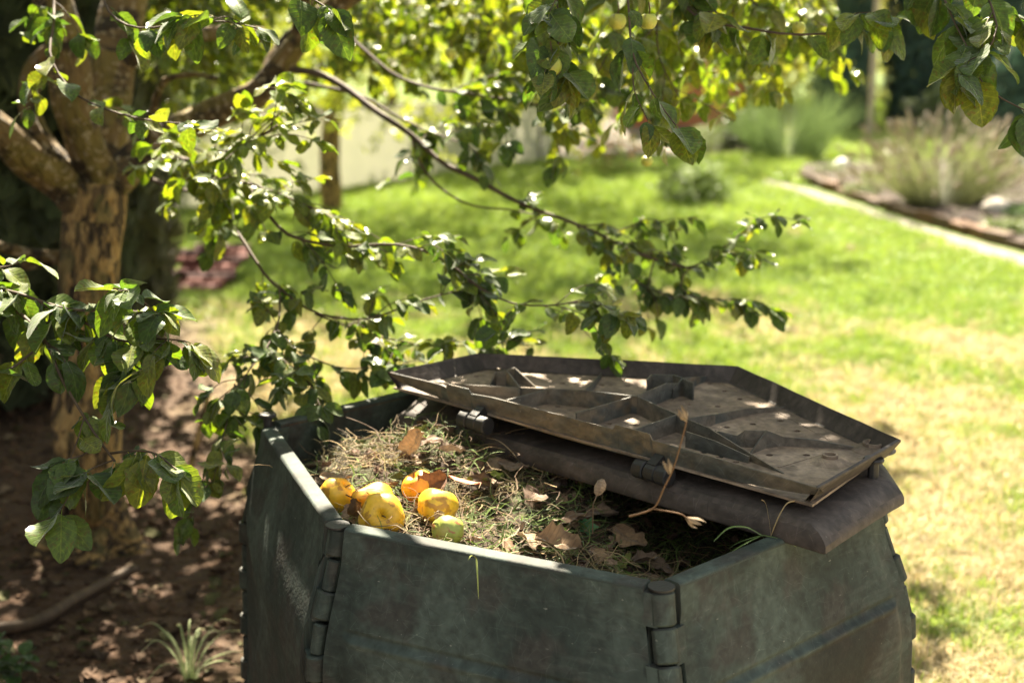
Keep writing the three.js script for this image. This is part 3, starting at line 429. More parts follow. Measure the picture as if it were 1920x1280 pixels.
dryLeaf(745, 884, 0.042, 3, 2, [0.1, 2.2, 0.2], 'brown scrap of leaf in the straw behind the pear', 0.012);
dryLeaf(900, 905, 0.05, 0, 2, [0.2, 1.2, 0.5], 'brown leaf beside the orange peel strip', 0.010);
dryLeaf(1240, 1060, 0.05, 1, 1, [0.4, 1.4, 0.2], 'grey leaf tucked into the right end of the heap', 0.008);
{ // strip of peel
  const p = onY(872, 908, 0.845), pts = [V(-0.030, 0.012, -0.006), V(-0.012, 0.008, 0.0), V(0.008, 0.004, 0.004), V(0.030, 0.004, 0.012)], c = new THREE.CatmullRomCurve3(pts), m = new MB();
  m.grid(4, 14, (u, v) => c.getPoint(v).add(V(0, (0.004 - 0.012 * (u - 0.5) ** 2), (u - 0.5) * 0.018 * Math.sin(Math.PI * (0.1 + 0.85 * v)))));
  const o = mesh('peel_strip', m.geo(), std({ color: C(0.62, 0.13, 0.02), roughness: 0.5, bumpMap: dryTex, bumpScale: 0.001 }), scene); o.position.copy(p); tag(o, 'curved orange red strip of peel lying in the heap', 'peel');
}
{ // dried stalk with withered seed heads
  const o = base('dried_flower_stalk', 'dried brown flower stalk with withered heads rising across the lid', 'stalk'), mS = std({ color: C(0.17, 0.095, 0.045), roughness: 0.85 }), mH = std({ color: C(0.46, 0.36, 0.25), map: dryTex, roughness: 0.95, transmission: 0.15, thickness: 0 });
  const q = (x, y, d) => at(x, y, d);
  mesh('stem', tube([q(1180, 968, 2.12), q(1215, 958, 2.11), q(1228, 950, 2.10), q(1245, 915, 2.08), q(1262, 880, 2.06), q(1280, 820, 2.04), q(1288, 790, 2.03)], 0.0017, 0.0012, 26, 6, 0.5), mS, o);
  mesh('stem', tube([q(1226, 954, 2.10), q(1250, 958, 2.09), q(1278, 964, 2.08), q(1290, 972, 2.08)], 0.0013, 0.0012, 10, 6, 0.4), mS, o);
  mesh('stem', tube([q(1262, 880, 2.06), q(1258, 876, 2.06), q(1256, 872, 2.055)], 0.0013, 0.0010, 6, 5), mS, o);
  const head = (p, s, ax, k) => { const m = new MB(); for (let j = 0; j < 6; j++) { const a = j / 6 * 6.283; m.grid(2, 5, (u, v) => { const r = (0.15 + 0.8 * Math.sin(v * 2.0)) * (0.55 + 0.9 * vnoise(j * 3.7, v * 2, 910 + k)), w = a + (u - 0.5) * 1.0 * Math.sin(Math.PI * clamp(v * 0.9 + 0.08)); return V(Math.cos(w) * r * 0.55, v * 1.5 * (0.7 + 0.6 * hash(j, k, 5)) + 0.2 * vnoise(j, v * 5 + u * 2, 915 + k), Math.sin(w) * r * 0.4).multiplyScalar(s); }); } const g = m.geo(); g.applyQuaternion(new THREE.Quaternion().setFromUnitVectors(V(0, 1, 0), ax.normalize())); g.translate(p.x, p.y, p.z); mesh('seed_head', g, mH, o); };
  head(q(1289, 790, 2.03), 0.014, V(-0.4, 0.7, 0.2), 1); head(q(1256, 890, 2.055), 0.013, V(-0.25, 0.9, 0.1), 2); head(q(1284, 969, 2.08), 0.015, V(0.8, -0.35, 0.2), 3);
}
for (const [x, y, l, k] of [[1112, 920, 'pale withered seed pod standing under the lid edge', 1]]) { const o = base('seed_pod', l, 'seed pod', at(x, y + 26, 2.28)); const g = new THREE.LatheGeometry([[0.0005, 0], [0.001, 0.016], [0.006, 0.020], [0.0095, 0.030], [0.008, 0.040], [0.002, 0.046]].map(([a, b]) => new THREE.Vector2(a, b)), 9); const m = mesh('pod', g, std({ color: C(0.40, 0.31, 0.23), map: dryTex, bumpMap: dryTex, bumpScale: 0.003, roughness: 0.95 }), o); m.rotation.z = -0.35; mesh('stem', tube([V(0, -0.05, 0), V(0, -0.02, 0), V(0, 0.001, 0)], 0.001, 0.001, 4, 5), mStem, o); }
function blades(name, label, cat, px, py, h, list, mat) { let p = onY(px, py, 0.80); p = onY(px, py, heapY(p.x, p.z) - 0.004); const o = base(name, label, cat, h === null ? p : onY(px, py, h)); for (const [dx, dy, dz, w, bend] of list) { const c = new THREE.CatmullRomCurve3([V(0, 0, 0), V(dx * 0.35, dy * 0.6 + bend, dz * 0.35), V(dx * 0.7, dy * 0.95 + bend * 1.1, dz * 0.7), V(dx, dy, dz)]), m = new MB(); m.grid(2, 16, (u, v) => { const q = c.getPoint(v), t = c.getTangent(v), s = t.clone().cross(V(0, 1, 0)); if (s.lengthSq() < 0.01) s.set(1, 0, 0.3); s.normalize(); return q.addScaledVector(s, (u - 0.5) * w * (v < 0.1 ? 0.5 + 5 * v : Math.sqrt(Math.max(0, 1.02 - v)))).add(V(0, -w * 0.25 * (1 - Math.abs(u - 0.5) * 2), 0)); }); mesh('blade', m.geo(), mat, o); } return o; }
const mGrass = std({ color: C(0.16, 0.26, 0.05), roughness: 1, transmission: 0.35, thickness: 0, clearcoat: 0.3, clearcoatRoughness: 0.4 }), mStraw = std({ color: C(0.46, 0.34, 0.18), roughness: 0.9 });
blades('grass_tuft', 'green grass tuft arching out beside the right panel and the lid', 'grass', 1430, 1003, 0.858, [[-0.082, -0.002, 0.02, 0.008, 0.018], [-0.074, -0.036, 0.035, 0.004, 0.014], [0.052, -0.012, 0.02, 0.003, 0.006], [-0.05, -0.03, -0.02, 0.004, 0.010], [0.03, -0.05, 0.01, 0.003, 0.004]], mGrass);
blades('dry_stalk', 'pair of broken straw stalks leaning by the lid corner', 'stalk', 1446, 1004, 0.858, [[-0.018, 0.062, 0.0, 0.005, 0.0], [0.036, 0.060, 0.0, 0.007, 0.0]], mStraw);
blades('grass_stalk', 'two thin pale grass stalks upright beside the seed pod', 'stalk', 1128, 962, null, [[0.004, 0.072, 0.0, 0.0022, 0], [0.018, 0.088, 0.0, 0.0018, -0.004]], mStraw);
blades('hanging_grass', 'green grass blade hanging over the middle of the front rim', 'grass', 893, 1047, 0.862, [[-0.012, 0.006, 0.02, 0.003, 0.004], [0.004, -0.052, 0.035, 0.003, 0.02]], std({ color: C(0.30, 0.34, 0.09), roughness: 0.9 }));
blades('dry_stalk', 'long bleached stalk lying across the back of the heap', 'stalk', 600, 868, null, [[0.075, 0.030, -0.09, 0.004, 0.004]], mStraw);
blades('dry_stalk', 'thin stalk poking from the heap towards the lid', 'stalk', 985, 880, null, [[-0.075, 0.045, -0.06, 0.003, 0.002]], mStraw);
{ // ivy leaf
  const sh = new THREE.Shape([[0, -1], [0.35, -0.55], [0.95, -0.45], [0.55, 0.05], [0.75, 0.6], [0.2, 0.45], [0, 1.1], [-0.2, 0.45], [-0.75, 0.6], [-0.55, 0.05], [-0.95, -0.45], [-0.35, -0.55]].map(([a, b]) => new THREE.Vector2(a, b))), g = new THREE.ExtrudeGeometry(sh, { depth: 0.02, bevelEnabled: false }), p = g.attributes.position; for (let k = 0; k < p.count; k++) p.setZ(k, p.getZ(k) + 0.35 * Math.abs(p.getX(k)) - 0.15 * p.getY(k) ** 2); g.computeVertexNormals(); g.scale(0.022, 0.022, 0.022);
  let q = onY(1100, 985, 0.79); q = onY(1100, 985, heapY(q.x, q.z) + 0.018); const o = mesh('ivy_leaf', g, std({ color: C(0.06, 0.17, 0.06), roughness: 0.7 }), scene); o.position.copy(q); o.rotation.set(-0.7, 0.3, 0.3); tag(o, 'pointed green ivy leaf lying on the heap', 'leaf');
}

// ---------------------------------------------------------------- leaves and twigs
function leafGeo(k) {
  const m = new MB(), fold = [0.30, 0.12, 0.45, 0.2, 0.06, 0.36][k], curl = [-0.25, -0.45, -0.1, 0.22, -0.6, -0.35][k], wide = [0.38, 0.34, 0.41, 0.33, 0.39, 0.36][k];
  m.grid(6, 11, (u, v) => { const s = u * 2 - 1, w = wide * Math.pow(Math.sin(Math.PI * clamp(Math.pow(v, 0.9) * 0.985 + 0.012)), 0.58) * (1 + (Math.abs(s) > 0.9 ? 0.035 * Math.sin(v * 34.5 + k) : 0)); return V(s * w, v + 0.18, fold * Math.pow(Math.abs(s), 1.3) * w + curl * v * v + 0.05 * Math.sin(v * 7 + k + s * 1.5) * Math.abs(s) + 0.03 * (vnoise(s * 3 + k * 5, v * 5, 71) - 0.5)); });
  const st = tube([V(0, 0, 0), V(0, 0.1, 0.02), V(0, 0.22, 0)], 0.014, 0.011, 3, 3); const q = st.attributes.uv; for (let j = 0; j < q.count; j++) q.setXY(j, 0.5, 0.1);
  return merge([m.geo(), st]);
}
const leafGeos = [0, 1, 2, 3, 4, 5].map(leafGeo);
function leafMatrix(p, dir, size, flat) { // stalk at p, blade along dir, upper face to the sky
  const y = dir.clone().normalize(), up = V(R(-flat, flat), 1, R(-flat, flat)).normalize(); let x = y.clone().cross(up); if (x.lengthSq() < 1e-3) x.set(1, 0, 0); x.normalize(); const z = x.clone().cross(y);
  return new THREE.Matrix4().makeBasis(x, y, z).scale(V(size, size, size)).setPosition(p);
}
let warm = false;
function spray(list, p, dir, size, n = 1, droop = 0.6, flat = 0.6) {
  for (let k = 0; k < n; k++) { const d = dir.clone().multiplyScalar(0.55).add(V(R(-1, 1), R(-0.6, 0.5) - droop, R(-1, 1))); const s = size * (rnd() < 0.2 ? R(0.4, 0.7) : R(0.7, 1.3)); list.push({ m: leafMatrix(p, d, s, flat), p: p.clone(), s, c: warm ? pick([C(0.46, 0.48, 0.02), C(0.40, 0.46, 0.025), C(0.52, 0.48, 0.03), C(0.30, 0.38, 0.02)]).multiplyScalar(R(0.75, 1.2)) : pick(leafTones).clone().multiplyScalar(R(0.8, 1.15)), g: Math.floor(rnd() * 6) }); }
}
const tree = base('apple_tree', 'gnarled apple tree with spreading leafy boughs over the compost bin', 'tree', V(-1.35, 0, -4.28));
const T0 = tree.position.clone();
const leaves = [];
const P3 = (q) => q.isVector3 ? q.clone() : at(q[0], q[1], q[2]);
const inTree = (g) => g.translate(-T0.x, -T0.y, -T0.z);
// a bough through given points, with side twigs and leaves; one mesh each
function bough(pts, r0, r1, { name = 'branch', mat = matTwig, leaf = 0.06, per = 26, from = 0.15, twigs = 0, tl = 0.16, to = 1, droop = 0.3, parts = leaves, parent = tree, wob = 0.25, cluster = 2, shift = inTree, rad = 7 } = {}) {
  const P = pts.map(P3), c = new THREE.CatmullRomCurve3(P, false, 'centripetal'), L = c.getLength(), gs = [tube(P, r0, r1, Math.max(8, Math.round(L * 26)), rad, wob)];
  for (let k = 0; k < L * per * (to - from); k++) { const t = R(from, to); spray(parts, c.getPointAt(t), c.getTangentAt(t), leaf, rnd() < 0.4 ? cluster : 1, droop); }
  if (per) spray(parts, c.getPointAt(1), c.getTangentAt(1), leaf, 3, droop);
  for (let k = 0; k < twigs; k++) {
    const t = R(from, to), q = c.getPointAt(t), d = c.getTangentAt(t).multiplyScalar(0.6).add(V(R(-1, 1), R(-0.75, 0.55), R(-0.8, 0.8))).normalize(), l = tl * R(0.5, 1.35), e = q.clone().addScaledVector(d, l).add(V(0, -0.12 * l, 0)), w = q.clone().addScaledVector(d, l * 0.5).add(V(R(-0.1, 0.1) * l, R(0, 0.12) * l, R(-0.1, 0.1) * l)), cc = new THREE.CatmullRomCurve3([q, w, e]);
    gs.push(tube([q, w, e], Math.max(0.0012, Math.min(0.003, r1 * 0.8)), 0.0009, 7, 5));
    for (let j = 0; j < l * 42; j++) spray(parts, cc.getPoint(R(0.25, 1)), d, leaf, rnd() < 0.3 ? 2 : 1, droop);
    spray(parts, e, d, leaf, 2, droop);
  }
  return mesh(name, shift(merge(gs)), mat, parent);
}
reseed(77);
// trunk and limbs
bough([V(-1.36, -0.12, -4.30), V(-1.36, 0.1, -4.29), [165, 900, 4.36], [168, 700, 4.32], [170, 560, 4.28], [172, 450, 4.26], [175, 350, 4.26]], 0.108, 0.088, { name: 'trunk', mat: matBark, per: 0, wob: 0.35, rad: 28 });
{ // root flare
  const g = new THREE.LatheGeometry([[0.20, -0.05], [0.155, 0.0], [0.128, 0.07], [0.108, 0.2], [0.100, 0.30]].map(([a, b]) => new THREE.Vector2(a, b)), 40), p = g.attributes.position; for (let k = 0; k < p.count; k++) { const x = p.getX(k), z = p.getZ(k), a = Math.atan2(z, x), f = 1 + 0.22 * Math.sin(a * 5 + 1) * clamp(1 - p.getY(k) / 0.2); p.setX(k, x * f); p.setZ(k, z * f); } g.computeVertexNormals(); mesh('root_flare', g, matBark, tree);
}
const limb = (pts, a, b, o = {}) => bough(pts, a * 0.86, b * 0.9, Object.assign({ name: 'limb', mat: matLimb, per: 0, rad: 16, wob: 0.5 }, o));
limb([[178, 380, 4.26], [182, 330, 4.24], [160, 260, 4.18], [136, 190, 4.12], [128, 110, 4.08], [100, 20, 4.02], [60, -120, 3.95], V(-1.75, 2.3, -3.7)], 0.075, 0.032);
limb([[170, 400, 4.26], [120, 345, 4.22], [60, 300, 4.12], [0, 250, 4.0], [-90, 190, 3.85], [-220, 120, 3.7]], 0.072, 0.044);
limb([[150, 340, 4.28], [100, 290, 4.34], [50, 200, 4.38], [55, 130, 4.36], [95, 90, 4.3], [120, 60, 4.28]], 0.045, 0.022);
limb([[130, 330, 4.2], [80, 270, 4.12], [55, 225, 4.1], [62, 170, 4.1], [88, 140, 4.12]], 0.030, 0.012);
limb([[182, 370, 4.3], [205, 250, 4.42], [215, 120, 4.5], [235, 0, 4.55], [260, -150, 4.6], V(-1.0, 2.7, -4.6)], 0.088, 0.045);
limb([[205, 345, 4.26], [260, 290, 4.3], [330, 250, 4.34], [420, 205, 4.32], [500, 160, 4.28], [530, 110, 4.26], [560, 70, 4.24], [640, 0, 4.2], [760, -110, 4.1], V(-0.05, 2.25, -3.9)], 0.058, 0.026);
limb([[215, 150, 4.5], [270, 90, 4.45], [350, 68, 4.4], [430, 62, 4.4], [495, 66, 4.4]], 0.036, 0.022);
limb([[262, 300, 4.3], [290, 200, 4.2], [310, 150, 4.1], [360, 138, 4.05], [405, 146, 4.0]], 0.018, 0.007);
limb([[40, 490, 4.3], [100, 482, 4.3], [140, 480, 4.3]].reverse().concat([[0, 466, 4.2], [-120, 430, 4.0]].slice(0, 0)), 0.03, 0.03);
limb([[120, 482, 4.28], [60, 478, 4.26], [0, 462, 4.2], [-120, 430, 4.0]], 0.022, 0.014);
// boughs above the frame that carry the hanging twigs and shade the bin
const oh = [
  [[560, 70, 4.24], V(-0.45, 2.05, -3.7), V(-0.1, 2.35, -3.2), V(0.35, 2.4, -2.95), V(0.8, 2.3, -2.8), V(1.3, 2.1, -2.75)],
  [V(-1.1, 1.9, -4.5), V(-0.6, 2.5, -4.9), V(0.1, 2.75, -5.1), V(0.8, 2.6, -5.0), V(1.5, 2.3, -4.7)],
  [V(-1.75, 2.3, -3.7), V(-1.6, 2.7, -3.1), V(-1.0, 2.9, -2.7), V(-0.4, 2.8, -2.5)],
  [V(-1.0, 2.7, -4.6), V(-0.9, 3.3, -4.3), V(-0.6, 3.6, -3.8), V(0.0, 3.5, -3.5)],
  [V(-1.75, 2.3, -3.7), V(-2.2, 2.8, -3.9), V(-2.6, 3.0, -4.4)],
  [V(-1.0, 2.7, -4.6), V(-1.3, 3.3, -5.2), V(-1.4, 3.5, -5.8)],
];
oh.forEach((q, k) => limb(q, 0.03, 0.008, { leaf: 0.06, per: 0 }));
// twigs seen in the picture: photo pixel and distance
const tw = (pts, r0, r1, o) => bough(pts, r0, r1, o);
tw([[535, 130, 4.26], [590, 136, 4.2], [640, 160, 4.15], [700, 205, 4.08], [775, 256, 4.0], [830, 305, 3.95], [885, 332, 3.9], [985, 385, 3.82], [1060, 412, 3.78], [1120, 437, 3.75], [1180, 468, 3.72], [1240, 490, 3.7], [1295, 503, 3.68]], 0.011, 0.0034, { leaf: 0.038, per: 30, from: 0.68, twigs: 13, tl: 0.14 });
tw([[1292, 502, 3.68], [1320, 490, 3.66], [1352, 466, 3.64], [1390, 440, 3.62], [1425, 408, 3.6]], 0.0026, 0.0012, { leaf: 0.040, per: 60, from: 0.1, twigs: 5, tl: 0.09, droop: 0.5 });
tw([[1290, 504, 3.68], [1276, 530, 3.66], [1290, 552, 3.64], [1330, 560, 3.62], [1390, 562, 3.6]], 0.0024, 0.0012, { leaf: 0.041, per: 80, from: 0.1, twigs: 5, tl: 0.08, droop: 0.7 });
tw([[1160, 462, 3.72], [1168, 490, 3.7], [1190, 525, 3.68], [1230, 545, 3.66], [1268, 560, 3.64]], 0.0024, 0.0012, { leaf: 0.04, per: 40, from: 0.35, twigs: 4, tl: 0.08, droop: 0.5 });
tw([[1130, 442, 3.75], [1180, 425, 3.75], [1215, 410, 3.76], [1265, 425, 3.76]], 0.0024, 0.0012, { leaf: 0.04, per: 60, from: 0.2, twigs: 4, tl: 0.08, droop: 0.5 });
tw([[772, 255, 4.0], [785, 300, 4.0], [812, 340, 3.98], [860, 375, 3.95], [900, 388, 3.92], [950, 392, 3.9], [1010, 404, 3.88]], 0.0045, 0.0022, { leaf: 0.045, per: 20, from: 0.8, twigs: 2, tl: 0.09 });
tw([[640, 55, 4.2], [690, 100, 4.15], [740, 140, 4.1], [800, 163, 4.05], [880, 176, 4.0], [950, 186, 3.95], [1010, 196, 3.9], [1090, 192, 3.85], [1180, 162, 3.8]], 0.006, 0.002, { leaf: 0.05, per: 18, from: 0.4, twigs: 16, tl: 0.17 });
tw([[570, 155, 4.24], [620, 165, 4.2], [680, 180, 4.15], [740, 215, 4.1], [800, 245, 4.05], [850, 262, 4.0], [900, 290, 3.95]], 0.006, 0.002, { leaf: 0.05, per: 22, from: 0.55, twigs: 8, tl: 0.16 });
tw([[230, 322, 4.26], [280, 335, 4.1], [330, 352, 3.95], [385, 368, 3.82], [420, 385, 3.72], [432, 420, 3.66]], 0.008, 0.003, { leaf: 0.05, per: 14, from: 0.8, twigs: 3, tl: 0.08 });
// sunlit spray in the middle left
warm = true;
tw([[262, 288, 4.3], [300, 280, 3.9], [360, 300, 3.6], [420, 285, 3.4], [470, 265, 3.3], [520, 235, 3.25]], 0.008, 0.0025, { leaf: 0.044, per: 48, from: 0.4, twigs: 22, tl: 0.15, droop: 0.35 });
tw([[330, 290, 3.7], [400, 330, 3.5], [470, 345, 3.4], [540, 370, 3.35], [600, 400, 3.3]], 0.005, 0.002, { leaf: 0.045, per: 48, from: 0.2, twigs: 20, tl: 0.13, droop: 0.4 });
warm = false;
tw([[430, 330, 3.45], [500, 400, 3.35], [540, 440, 3.3], [590, 455, 3.28], [640, 462, 3.26], [740, 458, 3.22], [800, 472, 3.2], [850, 500, 3.18], [900, 540, 3.16], [960, 568, 3.14], [1040, 572, 3.12], [1090, 562, 3.1]], 0.005, 0.0015, { leaf: 0.040, per: 30, from: 0.2, twigs: 20, tl: 0.13, droop: 0.25 });
tw([[420, 400, 3.5], [455, 450, 3.4], [480, 490, 3.35], [505, 525, 3.32], [530, 545, 3.3], [570, 575, 3.28], [620, 594, 3.26], [690, 597, 3.24], [745, 580, 3.22], [800, 560, 3.2], [860, 545, 3.2]], 0.0042, 0.0016, { leaf: 0.040, per: 16, from: 0.3, twigs: 14, tl: 0.12, droop: 0.5 });
tw([[590, 588, 3.27], [640, 608, 3.3], [700, 630, 3.34], [760, 640, 3.38], [800, 650, 3.4], [870, 648, 3.42], [930, 644, 3.44], [1000, 648, 3.46]], 0.0026, 0.0012, { leaf: 0.042, per: 18, from: 0.1, twigs: 9, tl: 0.10, droop: 0.25 });
tw([[524, 542, 3.3], [522, 600, 3.2], [500, 650, 3.1], [470, 690, 3.05], [440, 730, 3.0]], 0.003, 0.0012, { leaf: 0.042, per: 26, from: 0.3, twigs: 9, tl: 0.12, droop: 0.35 });
tw([[535, 640, 3.15], [560, 690, 3.1], [580, 720, 3.05], [600, 760, 3.0]], 0.0022, 0.001, { leaf: 0.042, per: 34, from: 0.1, twigs: 7, tl: 0.11, droop: 0.35 });
tw([[560, 660, 3.3], [640, 690, 3.25], [700, 690, 3.25], [760, 700, 3.2]], 0.0022, 0.001, { leaf: 0.045, per: 34, from: 0.1, twigs: 6, tl: 0.12, droop: 0.35 });
tw([[440, 720, 3.1], [425, 790, 3.0], [410, 850, 2.95], [400, 900, 2.95]], 0.0022, 0.001, { leaf: 0.045, per: 34, from: 0.1, twigs: 6, tl: 0.10, droop: 0.35 });
// foreground spray, lower left, in front of the trunk
tw([[-220, 120, 3.7], [-160, 380, 3.1], [-60, 520, 2.75], [40, 552, 2.66], [130, 580, 2.6], [220, 582, 2.56], [300, 588, 2.52]], 0.008, 0.002, { leaf: 0.056, per: 58, from: 0.5, twigs: 9, tl: 0.12, droop: 0.35, cluster: 3 });
tw([[-40, 530, 2.75], [40, 590, 2.66], [85, 640, 2.6], [110, 700, 2.56], [150, 770, 2.52], [185, 825, 2.5], [215, 865, 2.48]], 0.0046, 0.002, { leaf: 0.060, per: 26, from: 0.2, twigs: 4, tl: 0.10, droop: 0.35 });
tw([[205, 850, 2.49], [250, 845, 2.46], [290, 850, 2.44], [330, 880, 2.42]], 0.0024, 0.0014, { leaf: 0.068, per: 60, from: 0.1, droop: 0.7 });
tw([[180, 820, 2.5], [160, 850, 2.48], [130, 860, 2.46]], 0.0024, 0.0014, { leaf: 0.066, per: 50, from: 0.3, droop: 0.5 });
tw([[150, 600, 2.6], [230, 640, 2.56], [300, 635, 2.52], [350, 640, 2.5]], 0.003, 0.0014, { leaf: 0.057, per: 66, from: 0.15, twigs: 5, tl: 0.08, droop: 0.5 });
tw([[-50, 500, 2.75], [10, 500, 2.7], [40, 490, 2.68]], 0.003, 0.0014, { leaf: 0.05, per: 40, from: 0.4, droop: 0.1 });
tw([[60, 660, 2.6], [20, 690, 2.56], [-20, 700, 2.54]], 0.0024, 0.0014, { leaf: 0.068, per: 40, from: 0.1, droop: 0.5 });
// upper left leaves close by
tw([[100, -60, 3.3], [100, 40, 3.1], [95, 110, 3.0], [140, 175, 2.95], [230, 215, 2.9], [300, 228, 2.88], [355, 232, 2.86]], 0.004, 0.0016, { leaf: 0.055, per: 26, from: 0.15, twigs: 5, tl: 0.09, droop: 0.25 });
tw([[185, -20, 2.9], [210, 30, 2.85], [260, 52, 2.8], [340, 45, 2.76], [420, 40, 2.74], [480, 52, 2.72]], 0.003, 0.0014, { leaf: 0.058, per: 24, from: 0.1, twigs: 3, tl: 0.08, droop: 0.4 });
tw([[500, -60, 2.7], [540, -20, 2.66], [590, 0, 2.62], [620, 20, 2.6]], 0.003, 0.0014, { leaf: 0.075, per: 40, from: 0.2, droop: 0.7 });
// hanging bunches along the top, middle and right
tw([V(0.1, 2.38, -3.05), [1040, -60, 2.75], [1045, 10, 2.7], [1050, 80, 2.66], [1060, 130, 2.64]], 0.005, 0.0018, { leaf: 0.068, per: 70, from: 0.4, twigs: 5, tl: 0.09, droop: 0.7, cluster: 3 });
tw([V(0.15, 2.4, -3.0), [1170, -80, 2.7], [1180, 30, 2.62], [1186, 100, 2.58], [1215, 160, 2.54], [1245, 205, 2.52], [1268, 235, 2.5]], 0.004, 0.0014, { leaf: 0.062, per: 14, from: 0.5, twigs: 1, tl: 0.06, droop: 0.7 });
tw([[1186, 110, 2.58], [1190, 170, 2.56], [1215, 225, 2.53]], 0.0014, 0.001, { leaf: 0.062, per: 18, from: 0.3, droop: 0.7 });
tw([V(0.35, 2.4, -2.95), [1260, -40, 3.0], [1310, 32, 2.95], [1400, 52, 2.9], [1480, 64, 2.86], [1560, 62, 2.84], [1600, 56, 2.82], [1650, 48, 2.8]], 0.006, 0.002, { leaf: 0.058, per: 26, from: 0.25, twigs: 9, tl: 0.11, droop: 0.7 });
tw([V(0.8, 2.3, -2.8), [1740, -60, 2.75], [1770, -5, 2.66], [1790, 40, 2.6], [1815, 90, 2.56]], 0.004, 0.0016, { leaf: 0.070, per: 46, from: 0.3, twigs: 3, tl: 0.09, droop: 0.7 });
tw([V(1.0, 2.2, -2.75), [1840, -60, 2.66], [1860, 10, 2.6], [1870, 60, 2.56], [1830, 140, 2.52], [1870, 178, 2.5], [1920, 205, 2.48], [1960, 215, 2.46]], 0.0036, 0.0012, { leaf: 0.066, per: 26, from: 0.3, twigs: 3, tl: 0.09, droop: 0.5 });
tw([[1860, -20, 2.66], [1890, 20, 2.62], [1930, 40, 2.6]], 0.003, 0.0014, { leaf: 0.07, per: 50, from: 0.1, droop: 0.5 });
// softer hanging sprays further back
reseed(1234);
const ymax = (x) => x < 900 ? 120 : x < 1250 ? 215 : x < 1480 ? 175 : 110;
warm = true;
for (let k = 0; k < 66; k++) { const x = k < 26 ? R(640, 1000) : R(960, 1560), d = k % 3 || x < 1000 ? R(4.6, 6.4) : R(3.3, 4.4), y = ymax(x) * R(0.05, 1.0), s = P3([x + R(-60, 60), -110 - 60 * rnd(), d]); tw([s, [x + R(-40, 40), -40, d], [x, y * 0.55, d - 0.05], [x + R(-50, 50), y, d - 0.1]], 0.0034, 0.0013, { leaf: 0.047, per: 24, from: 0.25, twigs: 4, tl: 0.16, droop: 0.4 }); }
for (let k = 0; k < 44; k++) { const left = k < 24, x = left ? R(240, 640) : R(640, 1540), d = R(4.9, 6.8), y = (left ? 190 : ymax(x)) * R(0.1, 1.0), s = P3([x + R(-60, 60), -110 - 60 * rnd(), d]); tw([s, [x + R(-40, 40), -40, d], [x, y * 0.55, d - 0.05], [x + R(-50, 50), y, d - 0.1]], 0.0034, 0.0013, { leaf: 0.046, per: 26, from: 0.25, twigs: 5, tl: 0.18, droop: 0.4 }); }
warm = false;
// crown above the frame, open where the sun comes through
const lit = [[V(-0.3, 0.86, -2.4), 0.12], ...[0.05, 0.2, 0.35, 0.5, 0.65].map((t) => [vA.clone().lerp(vF, t), 0.15]), [at(430, 270, 3.4), 0.42], [at(520, 380, 3.35), 0.3], [at(230, 590, 2.55), 0.24], [at(90, 620, 2.6), 0.2], [at(330, 660, 2.5), 0.14], [at(300, 870, 2.45), 0.10], [at(150, 830, 2.5), 0.08], [at(1400, 80, 4.4), 0.5], [at(850, 80, 4.4), 0.45], [at(300, 100, 2.9), 0.3], [at(620, 480, 3.26), 0.16], [at(180, 400, 4.2), 0.14], ...[[1072, 712, 0.05], [1180, 712, 0.035], [1000, 697, 0.04], [1235, 724, 0.03], [1185, 800, 0.035], [1120, 700, 0.03], [960, 690, 0.03]].map(([x, y, r]) => [onY(x, y, 0.9), r + 0.05])];
const sunny = (p) => lit.some(([q, r]) => { const w = p.clone().sub(q); return w.dot(sunDir) > 0 && w.addScaledVector(sunDir, -w.dot(sunDir)).length() < r; });
reseed(4321);
{
  const gap = [[-0.36, -2.42, 0.10], [-0.28, -2.36, 0.10], [-0.42, -2.62, 0.10], [-0.18, -2.62, 0.11], [-0.40, -2.92, 0.2], [-0.22, -3.02, 0.16], [0.04, -2.98, 0.05], [0.14, -2.92, 0.03], [0.02, -2.2, 0.06], [0.14, -2.08, 0.06], [-0.1, -2.4, 0.06]];
  for (let k = 0; k < 1250; k++) {
    const a = R(0, 6.283), r = Math.sqrt(rnd()), p = V(-0.65 + Math.cos(a) * r * 2.3, 1.95 + 2.0 * rnd() * (1 - 0.5 * r), -4.0 + Math.sin(a) * r * 2.1);
    const t = (p.y - 0.87) / sunDir.y, gx = p.x - sunDir.x * t, gz = p.z - sunDir.z * t;
    if (gap.some(([x, z, q]) => Math.hypot(gx - x, gz - z) < q + 0.06)) continue;
    if (sunny(p)) continue;
    if (gz < -3.4 && gx > -0.8 && rnd() < 0.72) continue;
    if (gx > 0.85 && fbm(gx * 3, gz * 3, 977, 2) > 0.42) continue;
    const n = 3 + Math.floor(rnd() * 5); for (let j = 0; j < n; j++) spray(leaves, p.clone().add(V(R(-0.1, 0.1), R(-0.08, 0.08), R(-0.1, 0.1))), V(R(-1, 1), R(-0.5, 0.5), R(-1, 1)), 0.066, 1, 0.3);
  }
}
